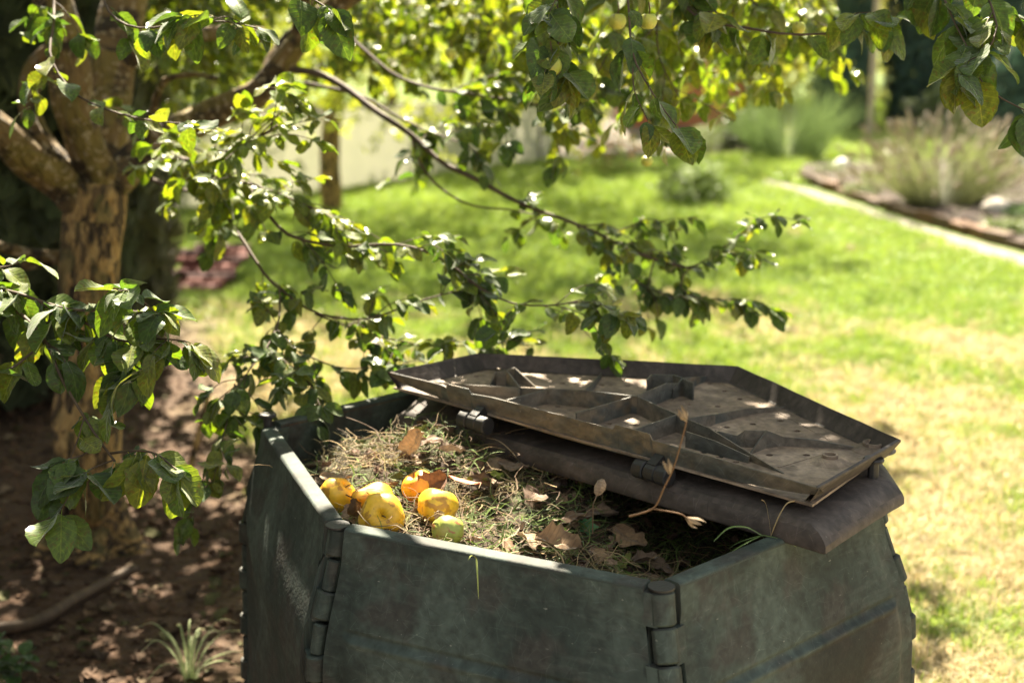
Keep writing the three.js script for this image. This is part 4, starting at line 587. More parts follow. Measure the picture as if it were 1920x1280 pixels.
// a denser bough over the lid
reseed(8765);
for (let k = 0; k < 330; k++) {
  const q = V(R(0.12, 0.80), 0.9, R(-3.05, -1.98)), t = R(1.35, 3.2), p = q.clone().addScaledVector(sunDir, t); if (p.y < 1.9 || sunny(p)) continue;
  for (let j = 0; j < 5; j++) spray(leaves, p.clone().add(V(R(-0.09, 0.09), R(-0.07, 0.07), R(-0.09, 0.09))), V(R(-1, 1), R(-0.5, 0.5), R(-1, 1)), 0.07, 1, 0.2);
}
for (let k = 0; k < 300; k++) {
  const q = k < 200 ? V(R(-1.7, -0.6), 0, R(-4.4, -3.2)) : V(R(-1.5, -0.5), 0, R(-6.0, -4.4)), t = R(2.6, 4.6), p = q.clone().addScaledVector(sunDir, t); if (p.y < 1.9 || sunny(p)) continue;
  for (let j = 0; j < 5; j++) spray(leaves, p.clone().add(V(R(-0.1, 0.1), R(-0.07, 0.07), R(-0.1, 0.1))), V(R(-1, 1), R(-0.5, 0.5), R(-1, 1)), 0.07, 1, 0.2);
}
// the leaves that show largest are meshes of their own; the rest of the crown is one mass
{
  const seen = leaves.map((l) => { const [x, y, d] = toPx(l.p); const inside = x > -20 && x < 1940 && y > -40 && y < 1290 && d > 0; return { l, k: inside ? l.s / d : 0 }; }).sort((a, b) => b.k - a.k), own = seen.slice(0, 300).filter((e) => e.k > 0), rest = [...seen.slice(300), ...seen.slice(0, 300).filter((e) => e.k <= 0)];
  own.forEach(({ l }, i) => { const o = mesh('leaf', leafGeos[l.g], leafMats[i % leafMats.length], tree); const m = l.m.clone(); m.premultiply(new THREE.Matrix4().makeTranslation(-T0.x, -T0.y, -T0.z)); o.matrixAutoUpdate = true; m.decompose(o.position, o.quaternion, o.scale); });
  const by = leafGeos.map(() => []); rest.forEach(({ l }) => by[l.g].push({ m: l.m.clone().premultiply(new THREE.Matrix4().makeTranslation(-T0.x, -T0.y, -T0.z)), c: l.c }));
  by.forEach((b, k) => inst('foliage', leafGeos[k], leafWhite, b, tree));
  console.log('leaves', leaves.length, 'own', own.length);
}
// green apples hanging in the tree
for (const [x, y, d, r, l] of [[1032, 125, 2.62, 0.021, 'green apple hanging among the leaves in the top middle'], [1216, 40, 2.66, 0.0165, 'scabby spotted green apple hanging near the top edge'], [1158, 40, 2.9, 0.018, 'green apple left of the scabby apple'], [1213, 302, 3.4, 0.014, 'small dull green apple below the dark hanging leaf pair'], [845, 100, 3.6, 0.015, 'blurred green apple in the upper crown'], [1498, 52, 2.95, 0.014, 'small green apple on the top right branch']]) {
  const o = base('hanging_apple', l, 'apple', at(x, y, d), 'apples hanging in the tree'), b = mesh('flesh', fruitShape(appleProf, 0.03, x), fTree, o); b.scale.setScalar(r); mesh('stem', tube([V(0, r * 0.55, 0), V(0.002, r * 1.2, 0), V(0, r * 2.2, 0)], 0.0014, 0.0012, 5, 5), mStem, o); mesh('calyx', new THREE.ConeGeometry(0.004, 0.004, 6), mStem, o).position.y = -r * 0.74;
}

// ---------------------------------------------------------------- lawn
{
  reseed(99);
  const tuft = (v) => { const m = new MB(); for (let k = 0; k < 16; k++) { const a = R(0, 6.283), r = R(0, 0.055), x = Math.cos(a) * r, z = Math.sin(a) * r, h = R(0.018, 0.05) * (v === 2 ? 0.8 : 1), b = R(0, 6.283), lean = R(0.1, 1.1) * h, w = R(0.0012, 0.0026), s = V(Math.cos(b + 1.57), 0, Math.sin(b + 1.57)); const p0 = V(x, -0.004, z), p1 = V(x + Math.cos(b) * lean * 0.35, h * 0.65, z + Math.sin(b) * lean * 0.35), p2 = V(x + Math.cos(b) * lean, h, z + Math.sin(b) * lean); const i = [p0.clone().addScaledVector(s, -w), p0.clone().addScaledVector(s, w), p1.clone().addScaledVector(s, -w * 0.8), p1.clone().addScaledVector(s, w * 0.8), p2].map((q) => m.v(q)); m.tri(i[0], i[1], i[3]); m.tri(i[0], i[3], i[2]); m.tri(i[2], i[3], i[4]); } return m.geo(); };
  const tg = [0, 1, 2].map(tuft), lists = [[], [], []];
  for (let k = 0; k < 130000; k++) {
    const d = 3.0 + 21 * Math.pow(rnd(), 1.35), x = R(-0.44, 0.44) * (d + 0.6), z = -d, s = soilAt(x, z); if (rnd() < s * 1.4) continue; if (inBin(x, z) > -0.08) continue;
    if (z < -13.2 && x < 3 && z < -13.4 - 1.35 * ((x + 14) / 17) * 1.6) continue;
    const [px, py] = toPx(V(x, 0, z)); if (px > 1380 && (py - 318) < (px - 1330) * 0.322 - 0 + (px > 1700 ? 0 : 0) && px > 1400 && py < 560 && py > (px > 1500 ? 300 : 340)) { if (py > (px - 1330) * 0.27 + 300 || px > 1520) continue; }
    const dr = dryAt(x, z), n = fbm(x * 2.2, z * 2.2, 981, 3), green = mixc([0.17, 0.28, 0.025], [0.32, 0.40, 0.04], rnd()), straw = mixc([0.42, 0.33, 0.15], [0.62, 0.53, 0.31], rnd()), c = rnd() < dr * (0.86 - 0.75 * smooth(0.46, 0.66, n)) ? straw : green, f = 1 + smooth(5, 16, d) * 1.1;
    const b = R(0.75, 1.2); lists[k % 3].push({ m: M4(V(x, GH(x, z), z), R(-0.15, 0.15), R(0, 6.28), R(-0.15, 0.15), f * R(0.7, 1.3), f * R(0.6, 1.25) * (0.8 + 0.5 * n), f), c: C(c[0] * b, c[1] * b, c[2] * b) });
  }
  const mg = std({ color: C(1, 1, 1), roughness: 1, transmission: 0.4, thickness: 0, clearcoat: 0.6, clearcoatRoughness: 0.3 });
  lists.forEach((l, k) => tag(inst('lawn_grass', tg[k], mg, l, scene), ['short lawn grass, green and straw coloured', 'lawn grass leaning among the green and straw blades', 'lowest lawn grass close to the ground'][k], 'grass'));
  // long withered stalks lying in the near lawn
  const st = [[], [], [], [], []]; for (let k = 0; k < 2600; k++) { const d = 3.2 + 3.6 * Math.pow(rnd(), 1.5), x = R(0.1, 0.44) * (d + 0.5), z = -d; st[k % 5].push({ m: M4(V(x, GH(x, z) + R(0.008, 0.035), z), R(-0.3, 0.3), R(0, 6.28), R(-0.3, 0.3), R(0.05, 0.14)), c: C(0.60, 0.47, 0.25).multiplyScalar(R(0.5, 1.15)) }); }
  const o = new THREE.Group(); st.forEach((l, k) => { if (k === 0) tag(inst('dead_grass', strawGeo[k], std({ color: C(1, 1, 1), roughness: 0.9 }), l.concat(st[1], st[2], st[3], st[4]), scene), 'bleached dead grass stalks lying on the near lawn', 'grass'); });
  // fallen leaves, crumbs and clods on the bare soil
  reseed(55); const lit = [[], [], [], [], []]; for (let k = 0; k < 1500; k++) { const d = 3.2 + 3.6 * Math.pow(rnd(), 1.2), x = -R(0.12, 0.46) * (d + 0.5), z = -d; if (soilAt(x, z) < 0.4) continue; const s = R(0.014, 0.062) * (rnd() < 0.5 ? 0.6 : 1); lit[k % 5].push({ m: M4(V(x, GH(x, z) + 0.006 + s * 0.1, z), R(-0.4, 0.4), R(0, 6.28), R(-0.5, 0.5), s), c: pick([C(0.15, 0.09, 0.05), C(0.11, 0.065, 0.038), C(0.24, 0.18, 0.12), C(0.11, 0.11, 0.04), C(0.08, 0.045, 0.028)]).multiplyScalar(R(0.6, 1.2)) }); }
  const ml = std({ color: C(1, 1, 1), map: dryTex, roughness: 0.95 }); lit.forEach((l, k) => tag(inst('leaf_litter', dryGeos[k], ml, l, scene), 'fallen leaves scattered over the bare soil, ' + ['curled', 'flat', 'folded', 'cupped', 'twisted'][k] + ' ones', 'leaf litter'));
  const cl = []; const cg = new THREE.IcosahedronGeometry(1, 1); { const p = cg.attributes.position; for (let k = 0; k < p.count; k++) { const f = 0.75 + 0.5 * hash(Math.round(p.getX(k) * 99), Math.round(p.getY(k) * 99 + p.getZ(k) * 77), 3); p.setXYZ(k, p.getX(k) * f, p.getY(k) * f * 0.6, p.getZ(k) * f); } cg.computeVertexNormals(); }
  for (let k = 0; k < 2200; k++) { const d = 3.2 + 3.8 * Math.pow(rnd(), 1.2), x = -R(0.1, 0.46) * (d + 0.5), z = -d; if (soilAt(x, z) < 0.35) continue; const s = R(0.004, 0.013) * (rnd() < 0.1 ? 1.8 : 1); cl.push({ m: M4(V(x, GH(x, z) + s * 0.3, z), R(0, 1), R(0, 6.28), 0, s), c: C(0.075, 0.042, 0.024).multiplyScalar(R(0.5, 1.7)) }); }
  tag(inst('soil_crumbs', cg, std({ color: C(1, 1, 1), roughness: 1 }), cl, scene), 'small clods and crumbs of dark earth under the tree', 'soil');
}

// ---------------------------------------------------------------- things on the ground near the tree
const gpt = (x, y) => { const p = onY(x, y); p.y = GH(p.x, p.z); return p; };
{ const a = gpt(60, 1185), b = gpt(215, 1098), o = mesh('fallen_branch', tube([a.clone().add(V(-0.15, 0.018, 0.05)), a.clone().add(V(0, 0.02, 0)), a.clone().lerp(b, 0.5).add(V(0, 0.028, 0.02)), b.clone().add(V(0, 0.022, 0)), b.clone().add(V(0.05, 0.03, -0.06))], 0.02, 0.014, 24, 10, 0.4), matTwig, scene); tag(o, 'thick fallen branch lying on the soil in front of the tree', 'branch'); }
{ const a = gpt(335, 975), o = mesh('wooden_stake', tube([a.clone().add(V(0, -0.05, 0)), a.clone().add(V(0.03, 0.12, -0.01)), a.clone().add(V(0.075, 0.30, -0.03)), a.clone().add(V(0.12, 0.46, -0.05))], 0.011, 0.009, 14, 8, 0.25), matBark, scene); tag(o, 'thin dark stick leaning up from the soil beside the bin', 'stick'); }
function tuftPlant(name, label, cat, p, list, mat) { const o = base(name, label, cat, p); for (const [dx, dy, dz, w] of list) { const c = new THREE.CatmullRomCurve3([V(0, -0.01, 0), V(dx * 0.3, dy * 0.75, dz * 0.3), V(dx * 0.68, dy * 1.02, dz * 0.68), V(dx, dy * 0.9, dz)]), m = new MB(); m.grid(2, 14, (u, v) => { const q = c.getPoint(v), s = c.getTangent(v).cross(V(0, 1, 0)); if (s.lengthSq() < 0.01) s.set(1, 0, 0); s.normalize(); return q.addScaledVector(s, (u - 0.5) * w * Math.sqrt(Math.max(0, 1 - v)) * 1.1).add(V(0, Math.abs(u - 0.5) * w * 0.5, 0)); }); mesh('leaf', m.geo(), mat, o); } return o; }
reseed(61);
tuftPlant('variegated_grass', 'pale striped grassy plant at the bottom beside the bin', 'plant', gpt(355, 1290), Array.from({ length: 22 }, (_, k) => { const a = R(0, 6.28), l = R(0.07, 0.17); return [Math.cos(a) * l, R(0.07, 0.17), Math.sin(a) * l, R(0.004, 0.007)]; }), std({ map: tex(64, 64, (u, v) => { const s = Math.abs(u - 0.5) * 2; return enc(mixc([0.14, 0.24, 0.06], [0.62, 0.62, 0.36], smooth(0.45, 0.7, s))); }), roughness: 1, transmission: 0.3, thickness: 0, clearcoat: 0.3, clearcoatRoughness: 0.4 }));
{ const p = gpt(15, 1300), o = base('mint_plant', 'small leafy green herb in the bottom left corner', 'plant', p), gm = leafMat(C(0.14, 0.27, 0.05)); for (let k = 0; k < 5; k++) { const x = R(-0.05, 0.05), z = R(-0.04, 0.04), h = R(0.08, 0.15); mesh('stem', tube([V(x * 0.4, -0.01, z * 0.4), V(x * 0.7, h * 0.5, z * 0.7), V(x, h, z)], 0.002, 0.0014, 6, 5), mGrass, o); for (let j = 0; j < 9; j++) { const t = R(0.4, 1), q = V(x * t, h * t, z * t), l = mesh('leaf', leafGeos[j % 6], gm, o); leafMatrix(q, V(R(-1, 1), R(-0.1, 0.5), R(-1, 1)), R(0.028, 0.05), 0.4).decompose(l.position, l.quaternion, l.scale); } } }
{ // clay roof tiles left in a heap on the lawn
  const o = base('roof_tile_heap', 'heap of reddish clay roof tiles lying on the lawn', 'roof tiles', gpt(378, 535)), tm = [C(0.10, 0.026, 0.02), C(0.15, 0.042, 0.03), C(0.055, 0.015, 0.012)].map((c) => std({ color: c, bumpMap: gravelTex, bumpScale: 0.004, roughness: 0.85 }));
  const prof = (() => { const m = new MB(); m.grid(10, 1, (u, v) => { const a = Math.PI * u; return V(Math.cos(a) * 0.055, Math.sin(a) * 0.04, v * 0.34 - 0.17); }); m.grid(10, 1, (u, v) => { const a = Math.PI * (1 - u); return V(Math.cos(a) * 0.045, Math.sin(a) * 0.03, v * 0.34 - 0.17); }); return hard(m.geo(), 0.9); })();
  for (let k = 0; k < 9; k++) { const t = mesh('roof_tile', prof, tm[k % 3], o); t.position.set(0.02 + R(-0.02, 0.02) + 0.012 * k, 0.02 + k * 0.021, 0.22 - k * 0.052); t.rotation.set(0, Math.PI / 2 + R(-0.06, 0.06), 0); }
  for (let k = 0; k < 5; k++) { const t = mesh('roof_tile', prof, tm[(k + 1) % 3], o); t.position.set(-0.17 + R(-0.05, 0.05), 0.03 + k * 0.035, 0.12 - k * 0.06); t.rotation.set(R(-0.3, 0.3), R(0, 1.2), R(-0.4, 0.4)); }
}
{ const p = gpt(1592, 472), m = new MB(); m.grid(24, 8, (u, v) => { const a = u * 6.283, r = v * (1 + 0.25 * (vnoise(Math.cos(a) * 2 + 5, Math.sin(a) * 2 + 5, 991) - 0.5)); return V(Math.cos(a) * r * 0.13, 0.045 * (1 - v * v) + 0.012 * (fbm(Math.cos(a) * r * 4, Math.sin(a) * r * 4, 993, 3) - 0.5) - 0.006 * v, Math.sin(a) * r * 0.12); }); const o = mesh('molehill', m.geo(), std({ color: C(0.13, 0.075, 0.05), bumpMap: gravelTex, bumpScale: 0.01, roughness: 1 }), scene); o.position.copy(p); tag(o, 'small mound of bare earth on the sunny lawn', 'molehill'); }
// stones
function stone(x, y, w, h, label, col = C(0.52, 0.48, 0.42), lift = 0.06) { const g = new THREE.IcosahedronGeometry(1, 4), p = g.attributes.position; for (let k = 0; k < p.count; k++) { const a = V(p.getX(k), p.getY(k), p.getZ(k)), f = 0.8 + 0.45 * fbm(a.x * 1.6 + x, a.y * 1.6 + a.z * 1.6 + y, 995, 3); p.setXYZ(k, a.x * f, a.y * f, a.z * f); } const gg = toCreasedNormals(g, 0.5); const o = mesh('garden_stone', gg, std({ color: col, bumpMap: gravelTex, bumpScale: 0.006, roughness: 0.9 }), scene); o.position.copy(onY(x, y, 0)).setY(lift); o.scale.set(w, h, w * 0.8); return tag(o, label, 'stone'); }
stone(1680, 318, 0.17, 0.13, 'large white stone left of the lavender bush', C(0.66, 0.63, 0.58), 0.10); stone(1580, 328, 0.10, 0.08, 'small white stone at the left end of the flower bed', C(0.66, 0.63, 0.58), 0.08); stone(1868, 415, 0.115, 0.075, 'grey boulder in front of the lavender bush', C(0.42, 0.38, 0.33), 0.10); stone(1915, 322, 0.10, 0.08, 'pale stone at the right edge behind the lavender bush', C(0.6, 0.57, 0.52), 0.1); stone(968, 313, 0.10, 0.09, 'dark grey stone at the foot of the fence post', C(0.20, 0.20, 0.20), 0.03); stone(1618, 268, 0.22, 0.03, 'flat pale slab on the far lawn by the pole', C(0.6, 0.6, 0.56), 0.02); stone(692, 652, 0.10, 0.04, 'flat greyish stone in the shade behind the bin', C(0.40, 0.34, 0.31), 0.01);

// ---------------------------------------------------------------- planting further off
const needle = (() => { const m = new MB(); reseed(3); for (let k = 0; k < 14; k++) { const a = R(-1.1, 1.1), l = R(0.5, 1), w = 0.05, tilt = R(-0.35, 0.35), d = V(Math.sin(a), Math.cos(a), tilt).normalize(), s = d.clone().cross(V(0, 0, 1)).normalize(), o = d.clone().multiplyScalar(R(0, 0.25)); const i = [o.clone().addScaledVector(s, -w), o.clone().addScaledVector(s, w), o.clone().addScaledVector(d, l)].map((q) => m.v(q)); m.tri(i[0], i[1], i[2]); } return m.geo(); })();
const bunch = (() => { const m = new MB(); reseed(4); for (let k = 0; k < 9; k++) { const d = V(R(-1, 1), R(-0.8, 0.8), R(-1, 1)), c = d.clone().multiplyScalar(0.75), a = V(R(-1, 1), R(-1, 1), R(-1, 1)).normalize(), b = a.clone().cross(V(R(-1, 1), R(-1, 1), R(-1, 1))).normalize(), L = R(0.32, 0.5), W = L * 0.62; const pts = [[-1, 0], [-0.4, 0.9], [0.45, 0.8], [1, 0], [0.45, -0.8], [-0.4, -0.9]].map(([x, y]) => m.v(c.clone().addScaledVector(a, x * L).addScaledVector(b, y * W * 0.6).add(V(0, -0.12 * x * x * L, 0)))); for (let j = 1; j < 5; j++) m.tri(pts[0], pts[j], pts[j + 1]); } return m.geo(); })();
const matConifer = std({ color: C(1, 1, 1), roughness: 1, transmission: 0.2, thickness: 0 }), matBunch = std({ color: C(1, 1, 1), roughness: 1, transmission: 0.5, thickness: 0, clearcoat: 0.5, clearcoatRoughness: 0.35 });
function conifer(label, p, h, r, n, col, size, group) { const o = base('conifer', label, 'conifer', p, group), l = []; mesh('trunk', tube([V(0, -0.05, 0), V(0.01, h * 0.4, 0), V(0, h * 0.8, 0)], r * 0.16, 0.02, 8, 8), matBark, o); for (let k = 0; k < n; k++) { const t = Math.pow(rnd(), 1.2), y = h * (0.02 + 0.98 * t), rr = r * Math.pow(Math.sin(Math.PI * clamp(0.16 + 0.84 * (1 - t) * 0.62)), 0.8) * (0.82 + 0.3 * fbm(t * 8, k % 7, 9, 2)), a = R(0, 6.283), q = Math.sqrt(R(0.35, 1)) * rr; l.push({ m: M4(V(Math.cos(a) * q, y, Math.sin(a) * q), R(-0.4, 0.4), -a + 1.57 + R(-0.6, 0.6), R(-0.5, 0.5), size * R(0.7, 1.3)), c: C(...col).multiplyScalar(R(0.55, 1.35)) }); } inst('crown', needle, matConifer, l, o); return o; }
reseed(21);
conifer('huge dark conifer behind the apple tree trunk', V(-2.45, 0, -6.1), 3.6, 0.85, 9000, [0.035, 0.050, 0.020], 0.13);
conifer('dark conifer hedge plant at the left edge behind the limbs', V(-3.3, 0, -5.4), 3.6, 0.9, 8000, [0.030, 0.042, 0.018], 0.13);
conifer('second dark conifer, just right of the apple tree trunk', V(-2.06, 0, -6.7), 3.4, 0.50, 6000, [0.050, 0.055, 0.020], 0.12);
conifer('dark conifer beside the bin on the left, outside the view', V(-2.6, 0, -2.6), 3.4, 0.75, 5000, [0.035, 0.050, 0.020], 0.13);
conifer('dark conifer nearest the viewer on the left, outside the view', V(-2.3, 0, -1.0), 3.4, 0.75, 5000, [0.035, 0.050, 0.020], 0.13);
conifer('slim dark blue green conifer just left of the pole', V(4.25, 0, -18.6), 3.2, 0.42, 2600, [0.055, 0.105, 0.075], 0.16, 'row of slim conifers');
conifer('slim dark conifer right of the pole, behind the lavender', V(5.35, 0, -18.9), 3.0, 0.50, 2600, [0.045, 0.085, 0.065], 0.16, 'row of slim conifers');
conifer('slim conifer furthest right in the row', V(6.6, 0, -20), 2.6, 0.50, 2400, [0.055, 0.10, 0.075], 0.16, 'row of slim conifers');
conifer('blue green conifer at the right edge beyond the lavender bush', V(5.3, 0, -14.8), 1.15, 0.5, 2400, [0.06, 0.12, 0.08], 0.14, 'row of slim conifers');
function broadTree(label, p, h, R0, cy, ry, n, col, size, lean = V(0, 0, 0), tr = 0.09, gap) { const o = base('garden_tree', label, 'tree', p), l = []; const f = V(lean.x * 0.4, h * 0.45, lean.z * 0.4); mesh('trunk', tube([V(0, -0.05, 0), V(0.01, h * 0.2, 0), f, V(lean.x, h * 0.8, lean.z)], tr, tr * 0.45, 20, 12, 0.3), matBark, o); for (let k = 0; k < 7; k++) { const a = k * 2.4, e = V(lean.x + Math.cos(a) * R0 * 0.75, cy + R(-0.3, 0.5) * ry, lean.z + Math.sin(a) * R0 * 0.75); mesh('limb', tube([f.clone().lerp(V(lean.x, h * 0.8, lean.z), R(0, 0.8)), f.clone().lerp(e, 0.5).add(V(0, 0.15, 0)), e], tr * 0.42, 0.008, 12, 7, 0.2), matBark, o); }
  const cl = []; for (let k = 0; k < 46; k++) { const a = R(0, 6.283), b = Math.acos(R(-1, 1)), q = Math.pow(rnd(), 0.4); cl.push(V(lean.x + Math.sin(b) * Math.cos(a) * R0 * q, cy + Math.cos(b) * ry * q, lean.z + Math.sin(b) * Math.sin(a) * R0 * q)); }
  for (let k = 0; k < n; k++) { const c = pick(cl), q = c.clone().add(V(R(-1, 1), R(-1, 1), R(-1, 1)).multiplyScalar(R0 * 0.30 * Math.pow(rnd(), 0.5))); l.push({ m: M4(q, R(-3, 3), R(0, 6.28), R(-3, 3), size * R(0.7, 1.3)), c: C(...col).multiplyScalar(R(0.65, 1.4)) }); } inst('crown', bunch, matBunch, l, o); return o; }
reseed(31);
broadTree('apple tree with a bare straight trunk by the netting fence', gpt(622, 398), 3.4, 2.7, 2.0, 1.15, 4200, [0.42, 0.46, 0.02], 0.08, V(0.55, 0, 0.2), 0.088);
broadTree('yellow green tree behind the fence in the upper middle', V(0.2, 0, -17.5), 4.6, 2.2, 2.9, 1.9, 1500, [0.42, 0.44, 0.03], 0.15);
broadTree('golden green tree behind the slim conifers', V(3.6, 0, -22), 5.0, 2.3, 2.6, 2.2, 1500, [0.44, 0.42, 0.05], 0.17);
broadTree('leafy tree left of the fence behind the limbs', V(-4.6, 0, -16), 4.8, 2.6, 2.7, 2.2, 2600, [0.30, 0.36, 0.03], 0.15);
broadTree('tree at the far right behind the conifer row', V(8.2, 0, -23), 5.0, 2.8, 2.5, 2.4, 1500, [0.38, 0.42, 0.05], 0.18);
broadTree('tree behind the drive in the upper left', V(-2.0, 0, -24), 5.2, 2.8, 2.9, 2.3, 1500, [0.36, 0.42, 0.03], 0.19);
function bush(name, label, cat, p, rx, ry, n, col, size, geo = bunch, mat = matBunch) { const o = base(name, label, cat, p), l = []; for (let k = 0; k < 4; k++) { const a = k * 1.7; mesh('stem', tube([V(0, -0.03, 0), V(Math.cos(a) * rx * 0.2, ry * 0.5, Math.sin(a) * rx * 0.2), V(Math.cos(a) * rx * 0.5, ry * 1.2, Math.sin(a) * rx * 0.5)], 0.012, 0.004, 8, 5), matTwig, o); } for (let k = 0; k < n; k++) { const a = R(0, 6.283), b = Math.acos(R(-0.75, 1)), q = Math.pow(rnd(), 0.35) * (0.6 + 0.8 * vnoise(Math.cos(a) * 2.6 + 7 + n, Math.sin(a) * 2.6 + b * 3, 5)); const cc = typeof col === 'function' ? col() : col; l.push({ m: M4(V(Math.sin(b) * Math.cos(a) * rx * q, ry * 0.85 + Math.cos(b) * ry * q, Math.sin(b) * Math.sin(a) * rx * q), R(-3, 3), R(0, 6.28), R(-3, 3), size * R(0.6, 1.3)), c: C(...cc).multiplyScalar(R(0.6, 1.4)) }); } inst('foliage', geo, mat, l, o); return o; }
bush('flowering_shrub', 'airy shrub with apricot flowers in front of the fence end', 'shrub', gpt(1150, 330), 0.40, 0.26, 170, () => rnd() < 0.5 ? [0.34, 0.15, 0.03] : [0.16, 0.22, 0.04], 0.04);
bush('round_shrub', 'round dark green shrub on the lawn in the middle distance', 'shrub', gpt(1300, 385), 0.30, 0.19, 420, [0.13, 0.19, 0.03], 0.055);
bush('dark_shrub', 'dark shrub left of the tall grass clump', 'shrub', gpt(1392, 285), 0.26, 0.24, 600, [0.07, 0.09, 0.035], 0.06);
bush('low_shrub', 'low pale shrub between dark shrub and lawn', 'shrub', gpt(1330, 285), 0.30, 0.14, 300, [0.16, 0.20, 0.06], 0.05);
bush('mounded_shrub', 'mounded olive shrub behind the lavender bush', 'shrub', gpt(1830, 262), 0.72, 0.42, 1300, [0.13, 0.17, 0.05], 0.08);
bush('low_shrub', 'low green plant at the right end of the bed', 'shrub', gpt(1915, 420), 0.14, 0.08, 260, [0.12, 0.20, 0.05], 0.035);
for (const [x, y, l] of [[1560, 338, 'small mossy cushion plant at the left tip of the flower bed'], [1640, 352, 'low green cushion plant in the bed left of the lavender'], [1620, 372, 'cushion plant spilling over the brick edging'], [1890, 446, 'low plant with yellowish leaves by the bricks at the right edge']]) bush('cushion_plant', l, 'plant', gpt(x, y).setY(0.03), 0.16, 0.06, 200, [0.13, 0.17, 0.04], 0.03);
bush('hedge_bush', 'broad leafy bush closing the garden behind the shed', 'bush', V(1.6, 0, -23.5), 2.6, 1.3, 1300, [0.46, 0.48, 0.06], 0.15);
bush('hedge_bush', 'broad bush closing the garden behind the conifers', 'bush', V(6.3, 0, -24.5), 3.4, 1.5, 1500, [0.48, 0.48, 0.08], 0.16);
bush('hedge_bush', 'broad bush beyond the drive on the left', 'bush', V(-7, 0, -22), 3.4, 1.4, 3000, [0.15, 0.20, 0.04], 0.17);
// grasses and lavender: fans of thin stems
function fan(name, label, cat, p, n, h, spread, colS, colF, flower) {
  const o = base(name, label, cat, p), st = [], fs = [], curve = [0.0, 0.35, 0.7].map((b) => { const m = new MB(); m.grid(1, 5, (u, v) => V(b * v * v + (u - 0.5) * 0.010 * (1.2 - v), v * (1 - 0.2 * b * v), 0)); return m.geo(); }), sp = new THREE.LatheGeometry([[0, 0], [0.10, 0.12], [0.13, 0.4], [0.09, 0.8], [0, 1]].map(([a, b]) => new THREE.Vector2(a, b)), 6), L = [[], [], []];
  for (let k = 0; k < n; k++) { const a = R(0, 6.283), r = Math.sqrt(rnd()), lean = r * spread, hh = h * R(0.6, 1.08) * (1 - 0.2 * r), v = k % 3, m = M4(V(Math.cos(a) * r * 0.34 * h, 0, Math.sin(a) * r * 0.34 * h), 0, -a, -lean * R(0.8, 1.2), hh); L[v].push({ m, c: C(...colS).multiplyScalar(R(0.6, 1.4)) }); if (flower && rnd() < flower) { const b = [0.0, 0.35, 0.7][v], q = V(b, 1 - 0.2 * b, 0).applyMatrix4(m), d = V(b, 1, 0).transformDirection(m), f = new THREE.Matrix4().makeRotationFromQuaternion(new THREE.Quaternion().setFromUnitVectors(V(0, 1, 0), d)).scale(V(0.10, 0.10, 0.10)).setPosition(q.addScaledVector(d, -0.03)); fs.push({ m: f, c: C(...colF).multiplyScalar(R(0.7, 1.25)) }); } }
  const ms = std({ color: C(1, 1, 1), roughness: 1, transmission: 0.3, thickness: 0 }); L.forEach((l, k) => inst('stems', curve[k], ms, l, o)); if (fs.length) inst('flower_spikes', sp, ms, fs, o); return o;
}
reseed(51);
fan('lavender_bush', 'large faded lavender bush with pinkish grey flower spikes', 'lavender', onY(1765, 395).setY(0.06), 1500, 0.80, 0.66, [0.24, 0.26, 0.11], [0.32, 0.26, 0.19], 0.22);
fan('ornamental_grass', 'tall upright green ornamental grass clump at the far end of the lawn', 'grass clump', gpt(1475, 302), 900, 0.98, 0.34, [0.17, 0.24, 0.08], [0.4, 0.35, 0.2], 0);
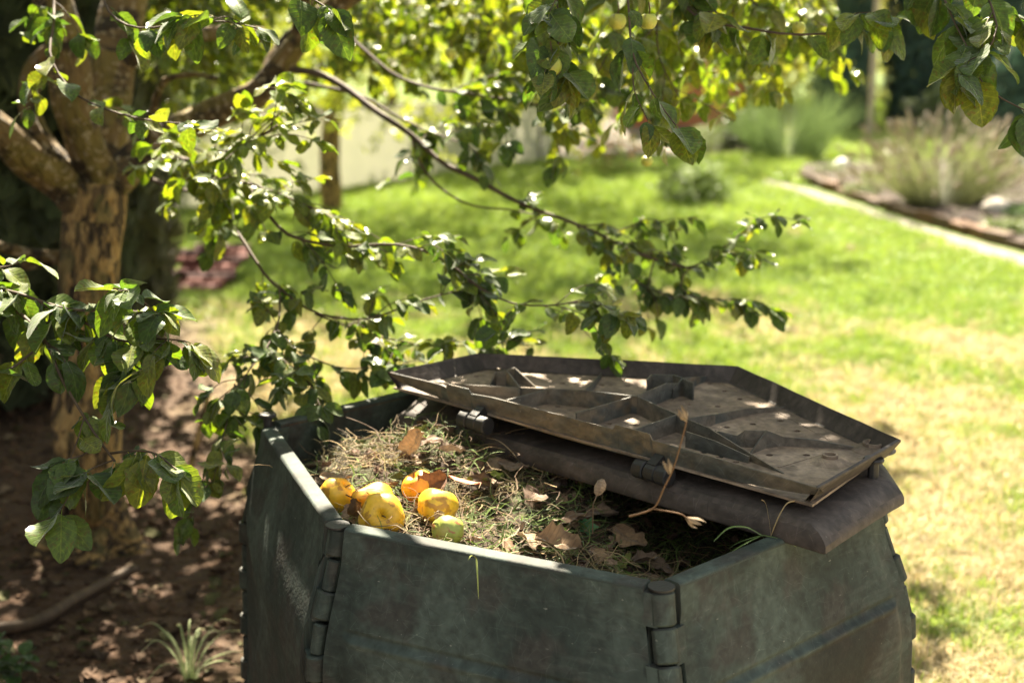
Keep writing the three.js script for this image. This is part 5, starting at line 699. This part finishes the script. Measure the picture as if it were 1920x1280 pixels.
// pole, fence, shed
{ const p = gpt(1630, 262), o = base('wooden_pole', 'slim pale wooden pole standing on the far lawn', 'pole', p); mesh('shaft', tube([V(0, -0.1, 0), V(0, 0.8, 0), V(0.01, 2.2, 0)], 0.042, 0.036, 12, 10, 0.08), std({ color: C(0.42, 0.34, 0.27), bumpMap: barkBump, bumpScale: 0.003, roughness: 0.9 }), o); const c = new THREE.ConeGeometry(0.036, 0.05, 10); c.translate(0.01, 2.22, 0); mesh('tip', c, std({ color: C(0.36, 0.29, 0.22), roughness: 0.9 }), o); }
{ const q = [[-200, 470], [100, 430], [345, 402], [500, 382], [660, 360], [860, 330], [1012, 310], [1040, 306]].map(([x, y]) => gpt(x, y)), o = base('netting_fence', 'low fence of pale woven netting on thin posts beyond the lawn', 'fence'), nm = std({ map: tex(256, 256, (u, v) => { const w = 0.5 + 0.5 * Math.sin(v * 6.283 * 32), n = fbm(u * 8, v * 8, 997, 4, 8); return enc(mixc([0.38, 0.38, 0.29], [0.48, 0.46, 0.37], clamp(0.5 * w + n * 0.6))); }, true, 1, 1), roughness: 1, transmission: 0.3, thickness: 0 });
  for (let k = 0; k + 1 < q.length; k++) { const m = new MB(); m.grid(10, 6, (u, v) => q[k].clone().lerp(q[k + 1], u).add(V(0, 0.03 + v * 0.72 - 0.03 * Math.sin(Math.PI * u) * v, 0.02 * Math.sin(Math.PI * u * 2) * v)), (u, v) => [u * 2, v]); mesh('netting', m.geo(), nm, o); }
  q.filter((_, k) => k === 0 || k > 5).forEach((p) => mesh('post', new THREE.CylinderGeometry(0.022, 0.024, 1.15, 8).translate(p.x, 0.5, p.z), std({ color: C(0.12, 0.12, 0.12), roughness: 0.7 }), o)); }
{ const o = base('garden_shed', 'small reddish brown shed beyond the lawn', 'shed', V(2.35, 0, -20.2)), w = std({ color: C(0.36, 0.12, 0.06), bumpMap: gravelTex, bumpScale: 0.003, roughness: 0.9 }); for (let k = 0; k < 11; k++) mesh('plank', new THREE.BoxGeometry(0.145, 2.1, 0.03).translate(-0.8 + k * 0.152, 1.05, 0.75), w, o); mesh('wall', new THREE.BoxGeometry(1.64, 2.08, 1.4).translate(-0.04, 1.04, 0), std({ color: C(0.26, 0.09, 0.05), roughness: 0.9 }), o); const r = new MB(); r.box8([V(-1, 2.1, 0.95), V(0.9, 2.1, 0.95), V(0.9, 2.1, -0.9), V(-1, 2.1, -0.9), V(-1, 2.18, 0.95), V(0.9, 2.18, 0.95), V(0.9, 2.5, -0.9), V(-1, 2.5, -0.9)]); mesh('roof', hard(r.geo()), std({ color: C(0.14, 0.10, 0.09), roughness: 0.9 }), o); mesh('door', new THREE.BoxGeometry(0.7, 1.8, 0.04).translate(0.3, 0.92, 0.785), std({ color: C(0.42, 0.16, 0.08), roughness: 0.85 }), o); }

renderer.render(scene, camera);
